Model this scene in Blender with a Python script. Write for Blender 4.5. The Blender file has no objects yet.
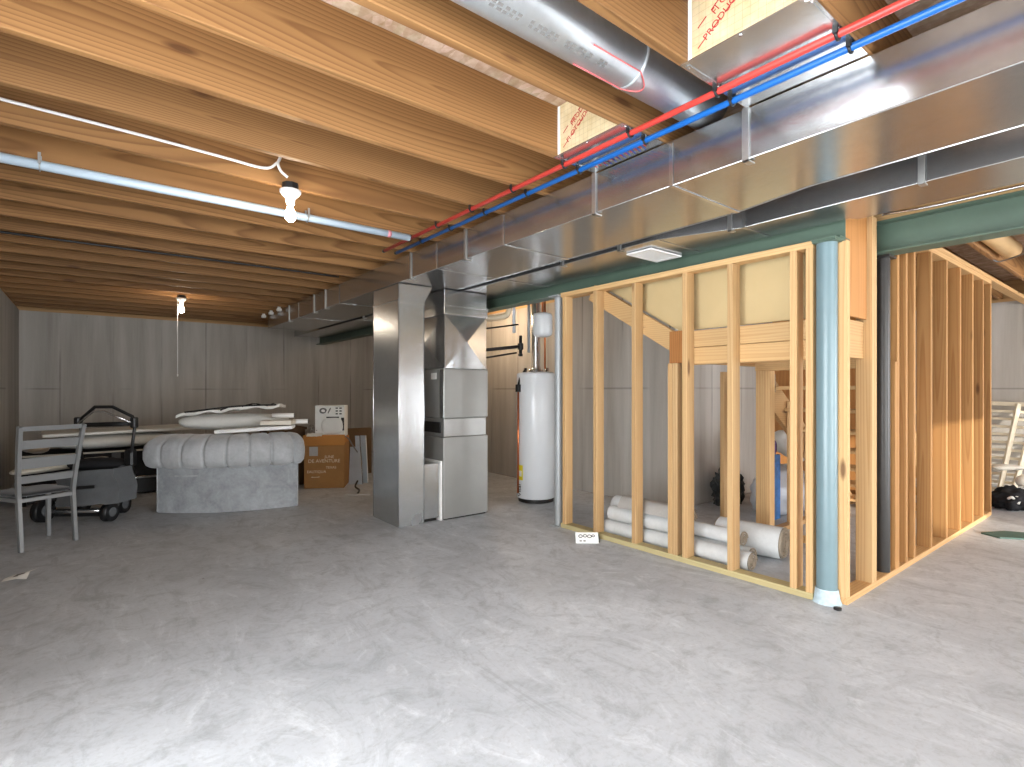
import bpy, bmesh, math, random
from mathutils import Vector, Matrix, noise
random.seed(7)
scn = bpy.context.scene
COL = scn.collection
PI = math.pi

# ------------------------------------------------------------------ view
H = 1.19                                   # eye height (metres)
YAW = math.radians(38.25)
cam_d = bpy.data.cameras.new('camera'); cam = bpy.data.objects.new('camera', cam_d); COL.objects.link(cam)
cam.location = (0, 0, H); cam.rotation_euler = (PI/2, 0, -YAW)
cam_d.sensor_width = 36; cam_d.lens = 534/1024*36; cam_d.shift_y = 7.5/1024; cam_d.clip_start = .02
scn.camera = cam
FW = Vector((math.sin(YAW), math.cos(YAW), 0)); RT = Vector((math.cos(YAW), -math.sin(YAW), 0))

scn.view_settings.view_transform = 'Standard'
scn.view_settings.look = 'None'
scn.view_settings.gamma = 1
scn.view_settings.use_curve_mapping = False
scn.view_settings.exposure = 0.0
scn.cycles.use_denoising = True
scn.cycles.max_bounces = 10
scn.cycles.diffuse_bounces = 6
scn.cycles.glossy_bounces = 5
scn.cycles.sample_clamp_indirect = 10

# ------------------------------------------------------------------ mesh helpers
class MB:
    """collects shapes and links them as ONE mesh object"""
    def __init__(s): s.bm = bmesh.new()
    def box(s, lo, hi, bevel=0.0, mat=None, seg=1):
        c = [(a+b)/2 for a, b in zip(lo, hi)]; d = [abs(b-a) for a, b in zip(lo, hi)]
        m = Matrix.Translation(c) @ Matrix.Diagonal((*d, 1))
        if mat is not None: m = mat @ m
        r = bmesh.ops.create_cube(s.bm, size=1, matrix=m)
        if bevel:
            es = list({e for v in r['verts'] for e in v.link_edges})
            bmesh.ops.bevel(s.bm, geom=es, offset=bevel, segments=seg, affect='EDGES', profile=.5)
        return s
    def beam(s, a, b, w, d, up=(0, 0, 1), bevel=0.0):
        """rectangular bar from a to b; w across, d along 'up'"""
        a, b = Vector(a), Vector(b); z = (b-a); L = z.length; z.normalize()
        u = Vector(up); x = u.cross(z)
        if x.length < 1e-5: x = Vector((1, 0, 0)).cross(z)
        x.normalize(); y = z.cross(x)
        m = Matrix.Translation((a+b)/2) @ Matrix((x, y, z)).transposed().to_4x4()
        return s.box((-w/2, -d/2, -L/2), (w/2, d/2, L/2), bevel, m)
    def prism(s, pts, vec):
        """polygon (3-D points) extruded along vec"""
        v = [s.bm.verts.new(p) for p in pts]; w = [s.bm.verts.new(Vector(p)+Vector(vec)) for p in pts]
        n = len(pts); f = [s.bm.faces.new(v), s.bm.faces.new(w[::-1])]
        for i in range(n): f.append(s.bm.faces.new((v[i], w[i], w[(i+1) % n], v[(i+1) % n])))
        bmesh.ops.recalc_face_normals(s.bm, faces=f)
        return s
    def tube(s, pts, r, n=12, caps=True, closed=False):
        pts = [Vector(p) for p in pts]; rs = r if isinstance(r, (list, tuple)) else [r]*len(pts)
        rings = []; prev = None; m = len(pts)
        for i, p in enumerate(pts):
            if closed: t = pts[(i+1) % m]-pts[i-1]
            else: t = (pts[min(i+1, m-1)]-pts[max(i-1, 0)])
            t.normalize()
            if prev is None:
                x = t.orthogonal().normalized()
            else:
                x = prev-t*prev.dot(t)
                x = x.normalized() if x.length > 1e-6 else t.orthogonal().normalized()
            prev = x; y = t.cross(x)
            rings.append([s.bm.verts.new(p+(x*math.cos(2*PI*k/n)+y*math.sin(2*PI*k/n))*rs[i]) for k in range(n)])
        cnt = m if closed else m-1
        fs = []
        for i in range(cnt):
            a, b = rings[i], rings[(i+1) % m]
            for k in range(n):
                f = s.bm.faces.new((a[k], a[(k+1) % n], b[(k+1) % n], b[k])); f.smooth = True; fs.append(f)
        if caps and not closed:
            fs.append(s.bm.faces.new(rings[0][::-1])); fs.append(s.bm.faces.new(rings[-1]))
        bmesh.ops.recalc_face_normals(s.bm, faces=fs)
        return s
    def lathe(s, prof, c=(0, 0, 0), n=32, smooth=True):
        """profile [(r,z)...] about the vertical through c"""
        c = Vector(c); rings = []; fs = []
        for r, z in prof:
            if r < 1e-6: rings.append([s.bm.verts.new(c+Vector((0, 0, z)))])
            else: rings.append([s.bm.verts.new(c+Vector((r*math.cos(2*PI*k/n), r*math.sin(2*PI*k/n), z))) for k in range(n)])
        for a, b in zip(rings, rings[1:]):
            for k in range(n):
                q = [a[k % len(a)], a[(k+1) % len(a)], b[(k+1) % len(b)], b[k % len(b)]]
                q = list(dict.fromkeys(q))
                if len(q) > 2:
                    f = s.bm.faces.new(q); f.smooth = smooth; fs.append(f)
        bmesh.ops.recalc_face_normals(s.bm, faces=fs)
        return s
    def grid(s, rows, closed_u=False, caps=False, smooth=True):
        """rows: list of equally long lists of points"""
        V = [[s.bm.verts.new(p) for p in r] for r in rows]; fs = []
        for i in range(len(V)-1):
            m = len(V[i])
            for k in range(m if closed_u else m-1):
                f = s.bm.faces.new((V[i][k], V[i][(k+1) % m], V[i+1][(k+1) % m], V[i+1][k])); f.smooth = smooth; fs.append(f)
        if caps:
            fs.append(s.bm.faces.new(V[0][::-1])); fs.append(s.bm.faces.new(V[-1]))
        bmesh.ops.recalc_face_normals(s.bm, faces=fs)
        return s
    def cushion(s, c, size, rz=0, tilt=0, p=3.2, wob=.02, nu=36, nv=18, seed=0, rx=0):
        """soft rounded slab with wrinkles"""
        c = Vector(c); R = Matrix.Rotation(rz, 3, 'Z') @ Matrix.Rotation(tilt, 3, 'Y') @ Matrix.Rotation(rx, 3, 'X')
        sg = lambda v, e: math.copysign(abs(v)**e, v)
        rows = []
        for j in range(nv+1):
            ph = -PI/2+PI*j/nv; row = []
            for i in range(nu):
                th = 2*PI*i/nu
                q = Vector((sg(math.cos(ph), .55)*sg(math.cos(th), 2/p), sg(math.cos(ph), .55)*sg(math.sin(th), 2/p), sg(math.sin(ph), .9)))
                q = Vector((q.x*size[0]/2, q.y*size[1]/2, q.z*size[2]/2))
                w = noise.noise(q*6+Vector((seed*7.3, 0, 0)))*wob+noise.noise(q*15+Vector((seed*3.1, 5, 0)))*wob*.5
                q += q.normalized()*w if q.length > 0 else Vector()
                row.append(c+R @ q)
            rows.append(row)
        s.grid(rows, closed_u=True)
        bmesh.ops.remove_doubles(s.bm, verts=s.bm.verts, dist=1e-5)
        return s
    def blob(s, c, size, amp=.25, freq=3.0, sub=4, seed=0, flat=True, sharp=False):
        """crumpled bag: noisy ball, flattened where it stands"""
        r = bmesh.ops.create_icosphere(s.bm, subdivisions=sub, radius=1)
        c = Vector(c)
        for v in r['verts']:
            d = v.co.normalized()
            n = noise.noise(d*freq+Vector((seed*11.7, seed, 0)))
            n2 = noise.noise(d*freq*2.7+Vector((seed*5.1, 0, seed)))
            if sharp: n = -abs(n)*1.6+.3; n2 = -abs(n2)*1.4+.2
            k = 1+amp*n+amp*.5*n2
            q = Vector((d.x*size[0]*k, d.y*size[1]*k, d.z*size[2]*k))
            if flat and q.z < -size[2]*.7: q.z = -size[2]*.7
            v.co = c+q+Vector((0, 0, size[2]*.7 if flat else 0))
        for f in {f for v in r['verts'] for f in v.link_faces}: f.smooth = not sharp
        return s
    def build(s, name, mat, parent=None, origin=None):
        me = bpy.data.meshes.new(name)
        if origin is not None:
            bmesh.ops.translate(s.bm, verts=s.bm.verts, vec=-Vector(origin))
        s.bm.to_mesh(me); s.bm.free()
        me.materials.append(mat)
        o = bpy.data.objects.new(name, me); COL.objects.link(o)
        if origin is not None: o.location = origin
        if parent is not None: o.parent = parent
        return o

def tag(o, label=None, cat=None, group=None, kind=None):
    if label: o['label'] = label
    if cat: o['category'] = cat
    if group: o['group'] = group
    if kind: o['kind'] = kind
    return o
def thing(name, label, cat, loc=(0, 0, 0), group=None):
    o = bpy.data.objects.new(name, None); COL.objects.link(o); o.empty_display_size = .1
    o.location = loc
    return tag(o, label, cat, group)
def local(parent):
    """matrix that takes world points into the parent's space (translation only)"""
    return -Vector(parent.location)
def part(mb, name, mat, parent, origin=None):
    """build a part from world coordinates under a thing (or under a part of it)"""
    q = parent; off = Vector()
    while q is not None:
        off += Vector(q.location); q = q.parent
    org = Vector(origin) if origin is not None else off.copy()
    bmesh.ops.translate(mb.bm, verts=mb.bm.verts, vec=-org)
    me = bpy.data.meshes.new(name); mb.bm.to_mesh(me); mb.bm.free(); me.materials.append(mat)
    o = bpy.data.objects.new(name, me); COL.objects.link(o); o.parent = parent; o.location = org-off
    return o
def text(body, size, mat, parent, M, name='lettering', align='CENTER', extrude=.0006):
    cu = bpy.data.curves.new('t', 'FONT'); cu.body = body; cu.size = size; cu.align_x = align; cu.align_y = 'CENTER'; cu.extrude = extrude
    to = bpy.data.objects.new('t', cu); COL.objects.link(to)
    me = bpy.data.meshes.new_from_object(to.evaluated_get(bpy.context.evaluated_depsgraph_get()))
    bpy.data.objects.remove(to); bpy.data.curves.remove(cu)
    me.transform(M); me.materials.clear(); me.materials.append(mat)
    q = parent; off = Vector()
    while q is not None: off += Vector(q.location); q = q.parent
    me.transform(Matrix.Translation(-off)); me.name = name
    o = bpy.data.objects.new(name, me); COL.objects.link(o); o.parent = parent
    return o
def frame(o, x, y):
    """4x4 with origin o, x axis, y axis (text plane)"""
    x = Vector(x).normalized(); y = Vector(y).normalized(); z = x.cross(y).normalized(); y = z.cross(x)
    m = Matrix((x, y, z)).transposed().to_4x4(); m.translation = Vector(o); return m
def arc(pts, n=8):
    """Catmull-Rom through pts"""
    P = [Vector(p) for p in pts]; P = [P[0]*2-P[1]]+P+[P[-1]*2-P[-2]]; out = []
    for i in range(1, len(P)-2):
        for k in range(n):
            t = k/n; a, b, c, d = P[i-1], P[i], P[i+1], P[i+2]
            out.append(.5*((2*b)+(c-a)*t+(2*a-5*b+4*c-d)*t*t+(3*b-a-3*c+d)*t**3))
    return out+[P[-2]]

# ------------------------------------------------------------------ materials
def lin(c):
    return tuple((v/255/12.92 if v/255 <= .04045 else ((v/255+.055)/1.055)**2.4) for v in c)+(1,)
class NT:
    def __init__(s, name):
        s.m = bpy.data.materials.new(name); s.m.use_nodes = True; s.t = s.m.node_tree
        s.b = s.t.nodes['Principled BSDF']
    def n(s, typ, **kw):
        nd = s.t.nodes.new(typ)
        for k, v in kw.items(): setattr(nd, k, v)
        return nd
    def l(s, a, b): s.t.links.new(a, b)
    def math(s, op, a, b=None, c=None, clamp=False):
        nd = s.n('ShaderNodeMath', operation=op, use_clamp=clamp)
        for i, v in enumerate((a, b, c)):
            if v is None: continue
            if isinstance(v, (int, float)): nd.inputs[i].default_value = v
            else: s.l(v, nd.inputs[i])
        return nd.outputs[0]
    def mix(s, f, a, b, blend='MIX'):
        nd = s.n('ShaderNodeMix', data_type='RGBA', blend_type=blend)
        for i, v in ((0, f), (6, a), (7, b)):
            if isinstance(v, (int, float)): nd.inputs[i].default_value = v
            elif isinstance(v, tuple): nd.inputs[i].default_value = v
            else: s.l(v, nd.inputs[i])
        return nd.outputs[2]
    def ramp(s, f, stops):
        nd = s.n('ShaderNodeValToRGB'); e = nd.color_ramp.elements
        while len(e) < len(stops): e.new(.5)
        for i, (p, c) in enumerate(stops):
            e[i].position = p; e[i].color = c if isinstance(c, tuple) else (c, c, c, 1)
        s.l(f, nd.inputs[0]); return nd.outputs[0]
    def coord(s, scale=(1, 1, 1), what='Object', shift=None):
        tc = s.n('ShaderNodeTexCoord'); mp = s.n('ShaderNodeMapping'); mp.inputs['Scale'].default_value = scale
        s.l(tc.outputs[what], mp.inputs[0])
        if shift is not None: s.l(shift, mp.inputs['Location'])
        return mp.outputs[0]
    def noise(s, vec, scale, detail=4, rough=.55, dist=0):
        nd = s.n('ShaderNodeTexNoise'); nd.inputs['Scale'].default_value = scale; nd.inputs['Detail'].default_value = detail
        nd.inputs['Roughness'].default_value = rough; nd.inputs['Distortion'].default_value = dist
        s.l(vec, nd.inputs['Vector']); return nd.outputs['Fac'], nd.outputs['Color']
    def bump(s, h, strength=.3, dist=.01):
        nd = s.n('ShaderNodeBump'); nd.inputs['Strength'].default_value = strength; nd.inputs['Distance'].default_value = dist
        s.l(h, nd.inputs['Height']); s.l(nd.outputs[0], s.b.inputs['Normal'])
    def set(s, color=None, rough=None, metal=None, spec=None):
        for k, v in (('Base Color', color), ('Roughness', rough), ('Metallic', metal), ('Specular IOR Level', spec)):
            if v is None: continue
            if isinstance(v, (int, float, tuple)): s.b.inputs[k].default_value = v
            else: s.l(v, s.b.inputs[k])
        return s.m

def mat_plain(name, c, rough=.5, metal=0, var=.0, scale=8, bump=0, spec=.5):
    t = NT(name)
    v = t.coord()
    f, _ = t.noise(v, scale, 5, .6)
    c0 = lin(c); k = var
    lo = tuple(max(0, x*(1-k)) for x in c0[:3])+(1,); hi = tuple(min(1, x*(1+k)) for x in c0[:3])+(1,)
    t.set(t.ramp(f, [(.3, lo), (.7, hi)]), rough, metal, spec)
    if bump:
        f2, _ = t.noise(v, scale*4, 4, .6); t.bump(f2, bump, .005)
    return t.m

def mat_wood(name, axis, light, dark, ringfreq=70, knots=True, amp=.16, contrast=1.0, pith=.035):
    t = NT(name)
    oi = t.n('ShaderNodeObjectInfo'); rnd = t.math('MULTIPLY', oi.outputs['Random'], 37.0)
    cmb = t.n('ShaderNodeCombineXYZ')
    for i in range(3): t.l(rnd, cmb.inputs[i])
    sl = [1.0, 1.0, 1.0]; sl[axis] = .10
    v = t.coord(tuple(sl), shift=cmb.outputs[0])
    # slow wander of the pith gives cathedral figures where the board is flat sawn
    _, c1 = t.noise(v, 2.2, 2, .5)
    sub = t.n('ShaderNodeVectorMath', operation='SUBTRACT'); t.l(c1, sub.inputs[0]); sub.inputs[1].default_value = (.5, .5, .5)
    sc = t.n('ShaderNodeVectorMath', operation='SCALE'); t.l(sub.outputs[0], sc.inputs[0]); sc.inputs['Scale'].default_value = amp*2.4
    tc = t.n('ShaderNodeTexCoord')
    add = t.n('ShaderNodeVectorMath', operation='ADD'); t.l(tc.outputs['Object'], add.inputs[0]); t.l(sc.outputs[0], add.inputs[1])
    sep = t.n('ShaderNodeSeparateXYZ'); t.l(add.outputs[0], sep.inputs[0])
    o = [sep.outputs[i] for i in range(3) if i != axis]
    a = t.math('ADD', o[0], pith); b = t.math('ADD', o[1], .01)
    r = t.math('SQRT', t.math('ADD', t.math('POWER', a, 2.0), t.math('POWER', b, 2.0)))
    ring = t.math('FRACT', t.math('MULTIPLY', r, ringfreq))
    sl2 = [60.0, 60.0, 60.0]; sl2[axis] = 1.5
    v2 = t.coord(tuple(sl2)); fib, _ = t.noise(v2, 1.0, 4, .6)
    big, _ = t.noise(v, 1.4, 3, .5)
    rr = t.ramp(ring, [(0.0, 0.0), (.55, .35), (.86, 1.0), (1.0, 0.0)])
    f = t.math('MULTIPLY', rr, contrast)
    base = t.mix(f, lin(light), lin(dark))
    base = t.mix(t.math('MULTIPLY', fib, .35), base, lin(tuple(x*.78 for x in light)))
    base = t.mix(t.math('MULTIPLY', big, .45), base, lin(tuple(int(x*k) for x, k in zip(light, (.93, .82, .66)))))
    # each board has its own tone
    hsv = t.n('ShaderNodeHueSaturation'); t.l(base, hsv.inputs['Color'])
    t.l(t.math('MULTIPLY_ADD', oi.outputs['Random'], .28, .86), hsv.inputs['Value'])
    base = hsv.outputs[0]
    if knots:
        sl3 = [5.5, 5.5, 5.5]; sl3[axis] = 1.5
        v3 = t.coord(tuple(sl3), shift=cmb.outputs[0])
        vo = t.n('ShaderNodeTexVoronoi'); vo.inputs['Scale'].default_value = 1.0; t.l(v3, vo.inputs['Vector'])
        k = t.ramp(vo.outputs['Distance'], [(.05, 1.0), (.11, .0)])
        base = t.mix(t.math('MULTIPLY', k, .75), base, lin((74, 40, 20)))
    t.set(base, .62, 0, .3)
    t.bump(fib, .12, .002)
    return t.m

def mat_metal(name, c=(182, 183, 184), rough=.22, var=.06, metal=.93):
    t = NT(name); v = t.coord()
    vo = t.n('ShaderNodeTexVoronoi'); vo.inputs['Scale'].default_value = 45; t.l(v, vo.inputs['Vector'])
    f, _ = t.noise(v, 1.6, 3, .5); f2, _ = t.noise(v, 9, 3, .5)
    sp = t.math('MULTIPLY_ADD', vo.outputs['Color'], .5, t.math('MULTIPLY', f2, .5))
    c0 = lin(c)
    t.set(t.ramp(sp, [(.2, tuple(x*(1-var) for x in c0[:3])+(1,)), (.8, tuple(min(1, x*(1+var)) for x in c0[:3])+(1,))]),
          t.math('MULTIPLY_ADD', f, rough*.6, rough*.75), metal)
    f3, _ = t.noise(v, 1.3, 0, .5); t.bump(f3, .10, .03)
    return t.m

def mat_concrete_wall():
    t = NT('concrete_wall'); tc = t.n('ShaderNodeTexCoord'); sep = t.n('ShaderNodeSeparateXYZ'); t.l(tc.outputs['Object'], sep.inputs[0])
    u = t.math('ADD', sep.outputs[0], sep.outputs[1])
    v = t.coord(); vs = t.coord((5, 5, .35)); vb = t.coord((1, 1, .6))
    st, _ = t.noise(vs, 1.0, 5, .62, .3); bl, _ = t.noise(vb, 1.1, 4, .55); fi, _ = t.noise(v, 34, 5, .7)
    base = t.ramp(st, [(.28, lin((148, 144, 138))), (.5, lin((182, 179, 173))), (.75, lin((208, 206, 202)))])
    base = t.mix(t.math('MULTIPLY', bl, .75), base, lin((164, 154, 142)))
    fr = t.math('ABSOLUTE', t.math('SUBTRACT', t.math('FRACT', t.math('MULTIPLY_ADD', u, 1/.61, .18)), .5))
    ln = t.ramp(fr, [(.474, 0.0), (.494, 1.0)])
    frz = t.math('ABSOLUTE', t.math('SUBTRACT', t.math('FRACT', t.math('MULTIPLY', sep.outputs[2], 1/1.22)), .5))
    lz = t.ramp(frz, [(.488, 0.0), (.497, 1.0)])
    pan, _ = t.noise(t.coord((1.64, 1.64, .01)), 1.0, 0, .5)
    base = t.mix(t.math('MULTIPLY', ln, t.ramp(bl, [(.45, 0.0), (.7, .8)])), base, lin((72, 68, 62)))
    base = t.mix(t.math('MULTIPLY', lz, t.ramp(pan, [(.5, 0.0), (.6, .45)])), base, lin((70, 66, 60)))
    base = t.mix(t.math('MULTIPLY', fi, .22), base, lin((190, 188, 184)))
    # tie holes
    vo = t.n('ShaderNodeTexVoronoi'); vo.inputs['Scale'].default_value = 2.6; t.l(v, vo.inputs['Vector'])
    base = t.mix(t.ramp(vo.outputs['Distance'], [(.02, .6), (.035, 0.0)]), base, lin((70, 66, 62)))
    t.set(base, .8, 0, .3)
    t.bump(t.math('ADD', fi, t.math('MULTIPLY', ln, -1.5)), .25, .006)
    return t.m

def mat_concrete_floor():
    t = NT('concrete_floor'); v = t.coord()
    a, _ = t.noise(t.coord((1, .7, 1)), 1.1, 6, .6, .5)
    b, _ = t.noise(t.coord((.75, 1, 1)), 7.0, 8, .72, 1.1)
    c, _ = t.noise(v, 40, 6, .75, .3); d, _ = t.noise(v, .6, 3, .5); e, _ = t.noise(t.coord((1, .45, 1)), 3.2, 8, .75, 2.2)
    base = t.ramp(a, [(.30, lin((172, 176, 181))), (.5, lin((187, 191, 196))), (.68, lin((201, 205, 210)))])
    base = t.mix(t.ramp(b, [(.36, .45), (.50, 0.0)]), base, lin((150, 153, 156)))
    base = t.mix(t.ramp(e, [(.36, .48), (.47, 0.0)]), base, lin((146, 149, 152)))
    base = t.mix(t.ramp(e, [(.54, 0.0), (.68, .6)]), base, lin((218, 222, 226)))
    base = t.mix(t.ramp(c, [(.35, .25), (.5, 0.0)]), base, lin((140, 138, 134)))
    w = t.n('ShaderNodeTexWave', wave_type='RINGS'); w.inputs['Scale'].default_value = .5; w.inputs['Distortion'].default_value = 16
    w.inputs['Detail'].default_value = 6; w.inputs['Detail Scale'].default_value = 1.5; t.l(v, w.inputs['Vector'])
    base = t.mix(t.math('MULTIPLY', t.ramp(w.outputs['Fac'], [(.0, .5), (.02, 0.0)]), t.ramp(d, [(.55, 0.0), (.66, .35)])), base, lin((130, 128, 124)))
    vo = t.n('ShaderNodeTexVoronoi'); vo.inputs['Scale'].default_value = 2.4; t.l(v, vo.inputs['Vector'])
    base = t.mix(t.ramp(vo.outputs['Distance'], [(.010, .8), (.024, 0.0)]), base, lin((92, 90, 86)))
    t.set(base, t.ramp(b, [(.3, .62), (.7, .48)]), 0, .35)
    t.bump(t.math('ADD', t.math('MULTIPLY', b, .5), t.math('MULTIPLY', c, .5)), .12, .008)
    return t.m

def mat_osb():
    t = NT('strand_board'); v = t.coord((1, 1, 1))
    vo = t.n('ShaderNodeTexVoronoi'); vo.inputs['Scale'].default_value = 28; vo.inputs['Randomness'].default_value = 1; t.l(t.coord((1, .35, 1)), vo.inputs['Vector'])
    f, _ = t.noise(v, 18, 4, .6)
    base = t.mix(.5, t.ramp(f, [(.3, lin((122, 84, 50))), (.7, lin((205, 168, 120)))]), vo.outputs['Color'], 'OVERLAY')
    hs = t.n('ShaderNodeHueSaturation'); hs.inputs['Saturation'].default_value = .2; t.l(base, hs.inputs['Color'])
    t.set(t.mix(.55, hs.outputs[0], lin((176, 134, 88))), .75); t.bump(f, .3, .004); return t.m

def mat_emit(name, c, s):
    t = NT(name); t.set(lin(c), .4); t.b.inputs['Emission Color'].default_value = lin(c); t.b.inputs['Emission Strength'].default_value = s; return t.m

def mat_fabric(name, c, var=.12, scale=60, bump=.25, sheen=.3, rough=.9, cloud=4):
    t = NT(name); v = t.coord(); f, _ = t.noise(v, scale, 4, .6); g, _ = t.noise(v, cloud, 5, .62, .5)
    c0 = lin(c)
    mk = lambda k: tuple(min(1, x*k) for x in c0[:3])+(1,)
    t.set(t.ramp(t.math('MULTIPLY_ADD', g, .75, t.math('MULTIPLY', f, .25)), [(.3, mk(1-var*1.6)), (.7, mk(1+var*1.6))]), rough, 0, .2)
    t.b.inputs['Sheen Weight'].default_value = sheen
    t.bump(t.math('ADD', f, t.math('MULTIPLY', g, 2.0)), bump, .004); return t.m

CW = mat_concrete_wall(); CF = mat_concrete_floor(); OSB = mat_osb()
JW = mat_wood('joist_pine', 0, (154, 116, 74), (74, 43, 20), 58, True, .17, .72, .075)
SW = mat_wood('stud_pine_upright', 2, (208, 176, 130), (168, 126, 82), 60, True, .06, .7)
SX = mat_wood('plate_pine_x', 0, (204, 168, 120), (172, 130, 84), 60, True, .06, .7)
SY = mat_wood('plate_pine_y', 1, (212, 180, 132), (180, 140, 94), 60, True, .06, .7)
TRT = mat_wood('treated_plate', 1, (206, 196, 152), (176, 162, 116), 50, False, .05, .6)
GAL = mat_metal('galvanised_sheet')
GAL2 = mat_metal('galvanised_sheet_bright', (205, 207, 208), .22)
GAL3 = mat_metal('galvanised_dull', (190, 192, 193), .24, .06, .88)
STRAP = mat_metal('strap_steel', (196, 197, 196), .34)
CAB = mat_plain('furnace_grey', (150, 150, 147), .4, .4, .06, 3)
GREEN = mat_plain('green_primer', (84, 104, 90), .45, 0, .10, 5, .05)
TEAL = mat_plain('blue_grey_paint', (112, 134, 140), .32, 0, .06, 4, .03)
GREYP = mat_plain('pale_grey_paint', (158, 162, 164), .4, .2, .05, 5)
CHAR = mat_plain('charcoal_steel', (58, 56, 54), .38, .3, .1, 6)
RED = mat_plain('red_tubing', (196, 62, 54), .38, 0, .04, 4)
BLUE = mat_plain('blue_tubing', (18, 96, 176), .38, 0, .04, 4)
BLACK = mat_plain('black_plastic', (22, 22, 23), .45, 0, .1, 9)
DARK = mat_fabric('dark_cloth', (38, 38, 40), .2, 60, .25, .0)
WHITE = mat_plain('white_plastic', (232, 232, 230), .4, 0, .03, 6)
WENAM = mat_plain('white_enamel', (226, 230, 234), .22, 0, .015, 3)
PVC = mat_plain('white_pvc', (214, 220, 226), .35, 0, .03, 5)
PIPEB = mat_plain('blue_white_pipe', (190, 208, 222), .3, 0, .04, 4)
COPPER = mat_metal('copper', (214, 128, 82), .3)
IRON = mat_plain('black_iron', (36, 35, 34), .45, .4, .15, 9)
CHROME = mat_metal('chrome', (214, 214, 214), .15)
CHAIRM = mat_plain('silver_paint', (146, 148, 149), .36, .45, .05, 5)
VELVET = mat_fabric('grey_velvet', (172, 175, 178), .20, 40, .3, .5, .8, 3.5)
VELV2 = mat_fabric('grey_velvet_panel', (156, 160, 164), .20, 40, .3, .5, .8, 6)
LINEN = mat_fabric('white_cotton', (222, 221, 216), .05, 50, .3, .1)
CREAM = mat_fabric('cream_cloth', (214, 208, 195), .08, 50, .3, .1)
GREYC = mat_fabric('grey_nylon', (96, 98, 100), .12, 70, .3, .1)
CARD = mat_plain('cardboard', (158, 116, 72), .8, 0, .10, 5, .06, .2)
CARD2 = mat_plain('cardboard_flap', (182, 124, 64), .75, 0, .08, 5, .06, .2)
BROWN = mat_plain('dark_brown_board', (104, 82, 60), .7, 0, .14, 4, .05, .2)
PAPER = mat_plain('white_paper', (232, 231, 226), .7, 0, .04, 20)
INK = mat_plain('black_ink', (34, 33, 34), .7)
GREYINK = mat_plain('grey_ink', (112, 110, 108), .7)
WINK = mat_plain('pale_ink', (226, 208, 178), .7)
REDINK = mat_plain('red_ink', (176, 40, 38), .6)
BLUEINK = mat_plain('blue_ink', (40, 66, 150), .6)
YELL = mat_plain('yellow_label', (226, 212, 40), .5, 0, .05, 30)
CARPET = mat_fabric('carpet_back', (206, 208, 208), .06, 45, .5, .0, .95, 9)
CARPILE = mat_fabric('carpet_pile', (150, 138, 122), .18, 90, .8, .0, .95, 20)
PLY = mat_plain('tan_board', (200, 178, 134), .75, 0, .05, 2.2, .03, .25)
PLYW = mat_wood('plywood_brown', 2, (196, 142, 86), (164, 110, 62), 22, False, .25, .6)
BAGW = mat_fabric('white_sack', (206, 210, 216), .06, 20, .35, .0, .5, 5)
BURLAP = mat_fabric('black_sack', (58, 60, 60), .45, 26, .8, .0, .6, 9)
PINK = mat_plain('red_print', (206, 60, 70), .5, 0, .1, 20)
BLUEB = mat_plain('blue_carton', (60, 120, 190), .4, 0, .3, 26)
CRIB = mat_plain('cream_paint', (232, 222, 198), .45, 0, .04, 6)
GRNS = mat_plain('dull_green', (64, 92, 84), .6, 0, .1, 12)

def foil():
    t = NT('foil_board'); v = t.coord(); f, _ = t.noise(v, 14, 4, .6)
    tc = t.n('ShaderNodeTexCoord'); sp = t.n('ShaderNodeSeparateXYZ'); t.l(tc.outputs['Object'], sp.inputs[0])
    g = None
    for i, s in ((0, 1/.026), (1, 1/.026), (2, 1/.026)):
        q = t.ramp(t.math('ABSOLUTE', t.math('SUBTRACT', t.math('FRACT', t.math('MULTIPLY_ADD', sp.outputs[i], s, .37)), .5)), [(.462, 0.0), (.49, 1.0)])
        g = q if g is None else t.math('MAXIMUM', g, q)
    base = t.ramp(f, [(.3, lin((214, 196, 150))), (.7, lin((236, 224, 190)))])
    t.set(t.mix(t.math('MULTIPLY', g, .5), base, lin((150, 132, 92))), .38, .35); return t.m
FOIL = foil()

def struct(mb, name, mat): return tag(mb.build(name, mat), kind='structure')

# ------------------------------------------------------------------ room shell
ZJ = 2.346; JD = .24; ZT = ZJ+JD
XL = -.78; YB = 10.0; XR = 4.58; YS = 3.18; XF = 9.0; YN = -4.0
struct(MB().box((XL-.2, YN-.2, -.12), (XF+.2, YB+.2, 0)), 'floor', CF)
DY0, DY1, DZ = -.6, 1.9, 2.1                # wide patio opening in the side wall, out of the photograph's view
struct(MB().box((XL-.2, DY1, 0), (XL, YB+.2, 2.308)).box((XL-.2, YN, 0), (XL, DY0, 2.308)).box((XL-.2, DY0, DZ), (XL, DY1, 2.308)), 'wall_left', CW)
WIN = [(-.6, 3.6, .02, 2.2), (5.6, 8.9, .02, 2.25)]      # windows in the wall behind the camera: x0, x1, sill, head
mb = MB(); xa_ = XL-.2
for a, b, c, d in WIN:
    mb.box((xa_, YN-.2, 0), (a, YN, 2.308)).box((a, YN-.2, 0), (b, YN, c)).box((a, YN-.2, d), (b, YN, 2.308)); xa_ = b
struct(mb.box((xa_, YN-.2, 0), (XF+.2, YN, 2.308)), 'wall_front', CW)
mb = MB()
for y in (DY0, (DY0+DY1)/2, DY1): mb.box((XL-.14, y-.035, 0), (XL-.06, y+.035, DZ))
mb.box((XL-.14, DY0, DZ-.06), (XL-.06, DY1, DZ)).box((XL-.14, DY0, 0), (XL-.06, DY1, .05))
struct(mb, 'door_1', WHITE)
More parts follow.
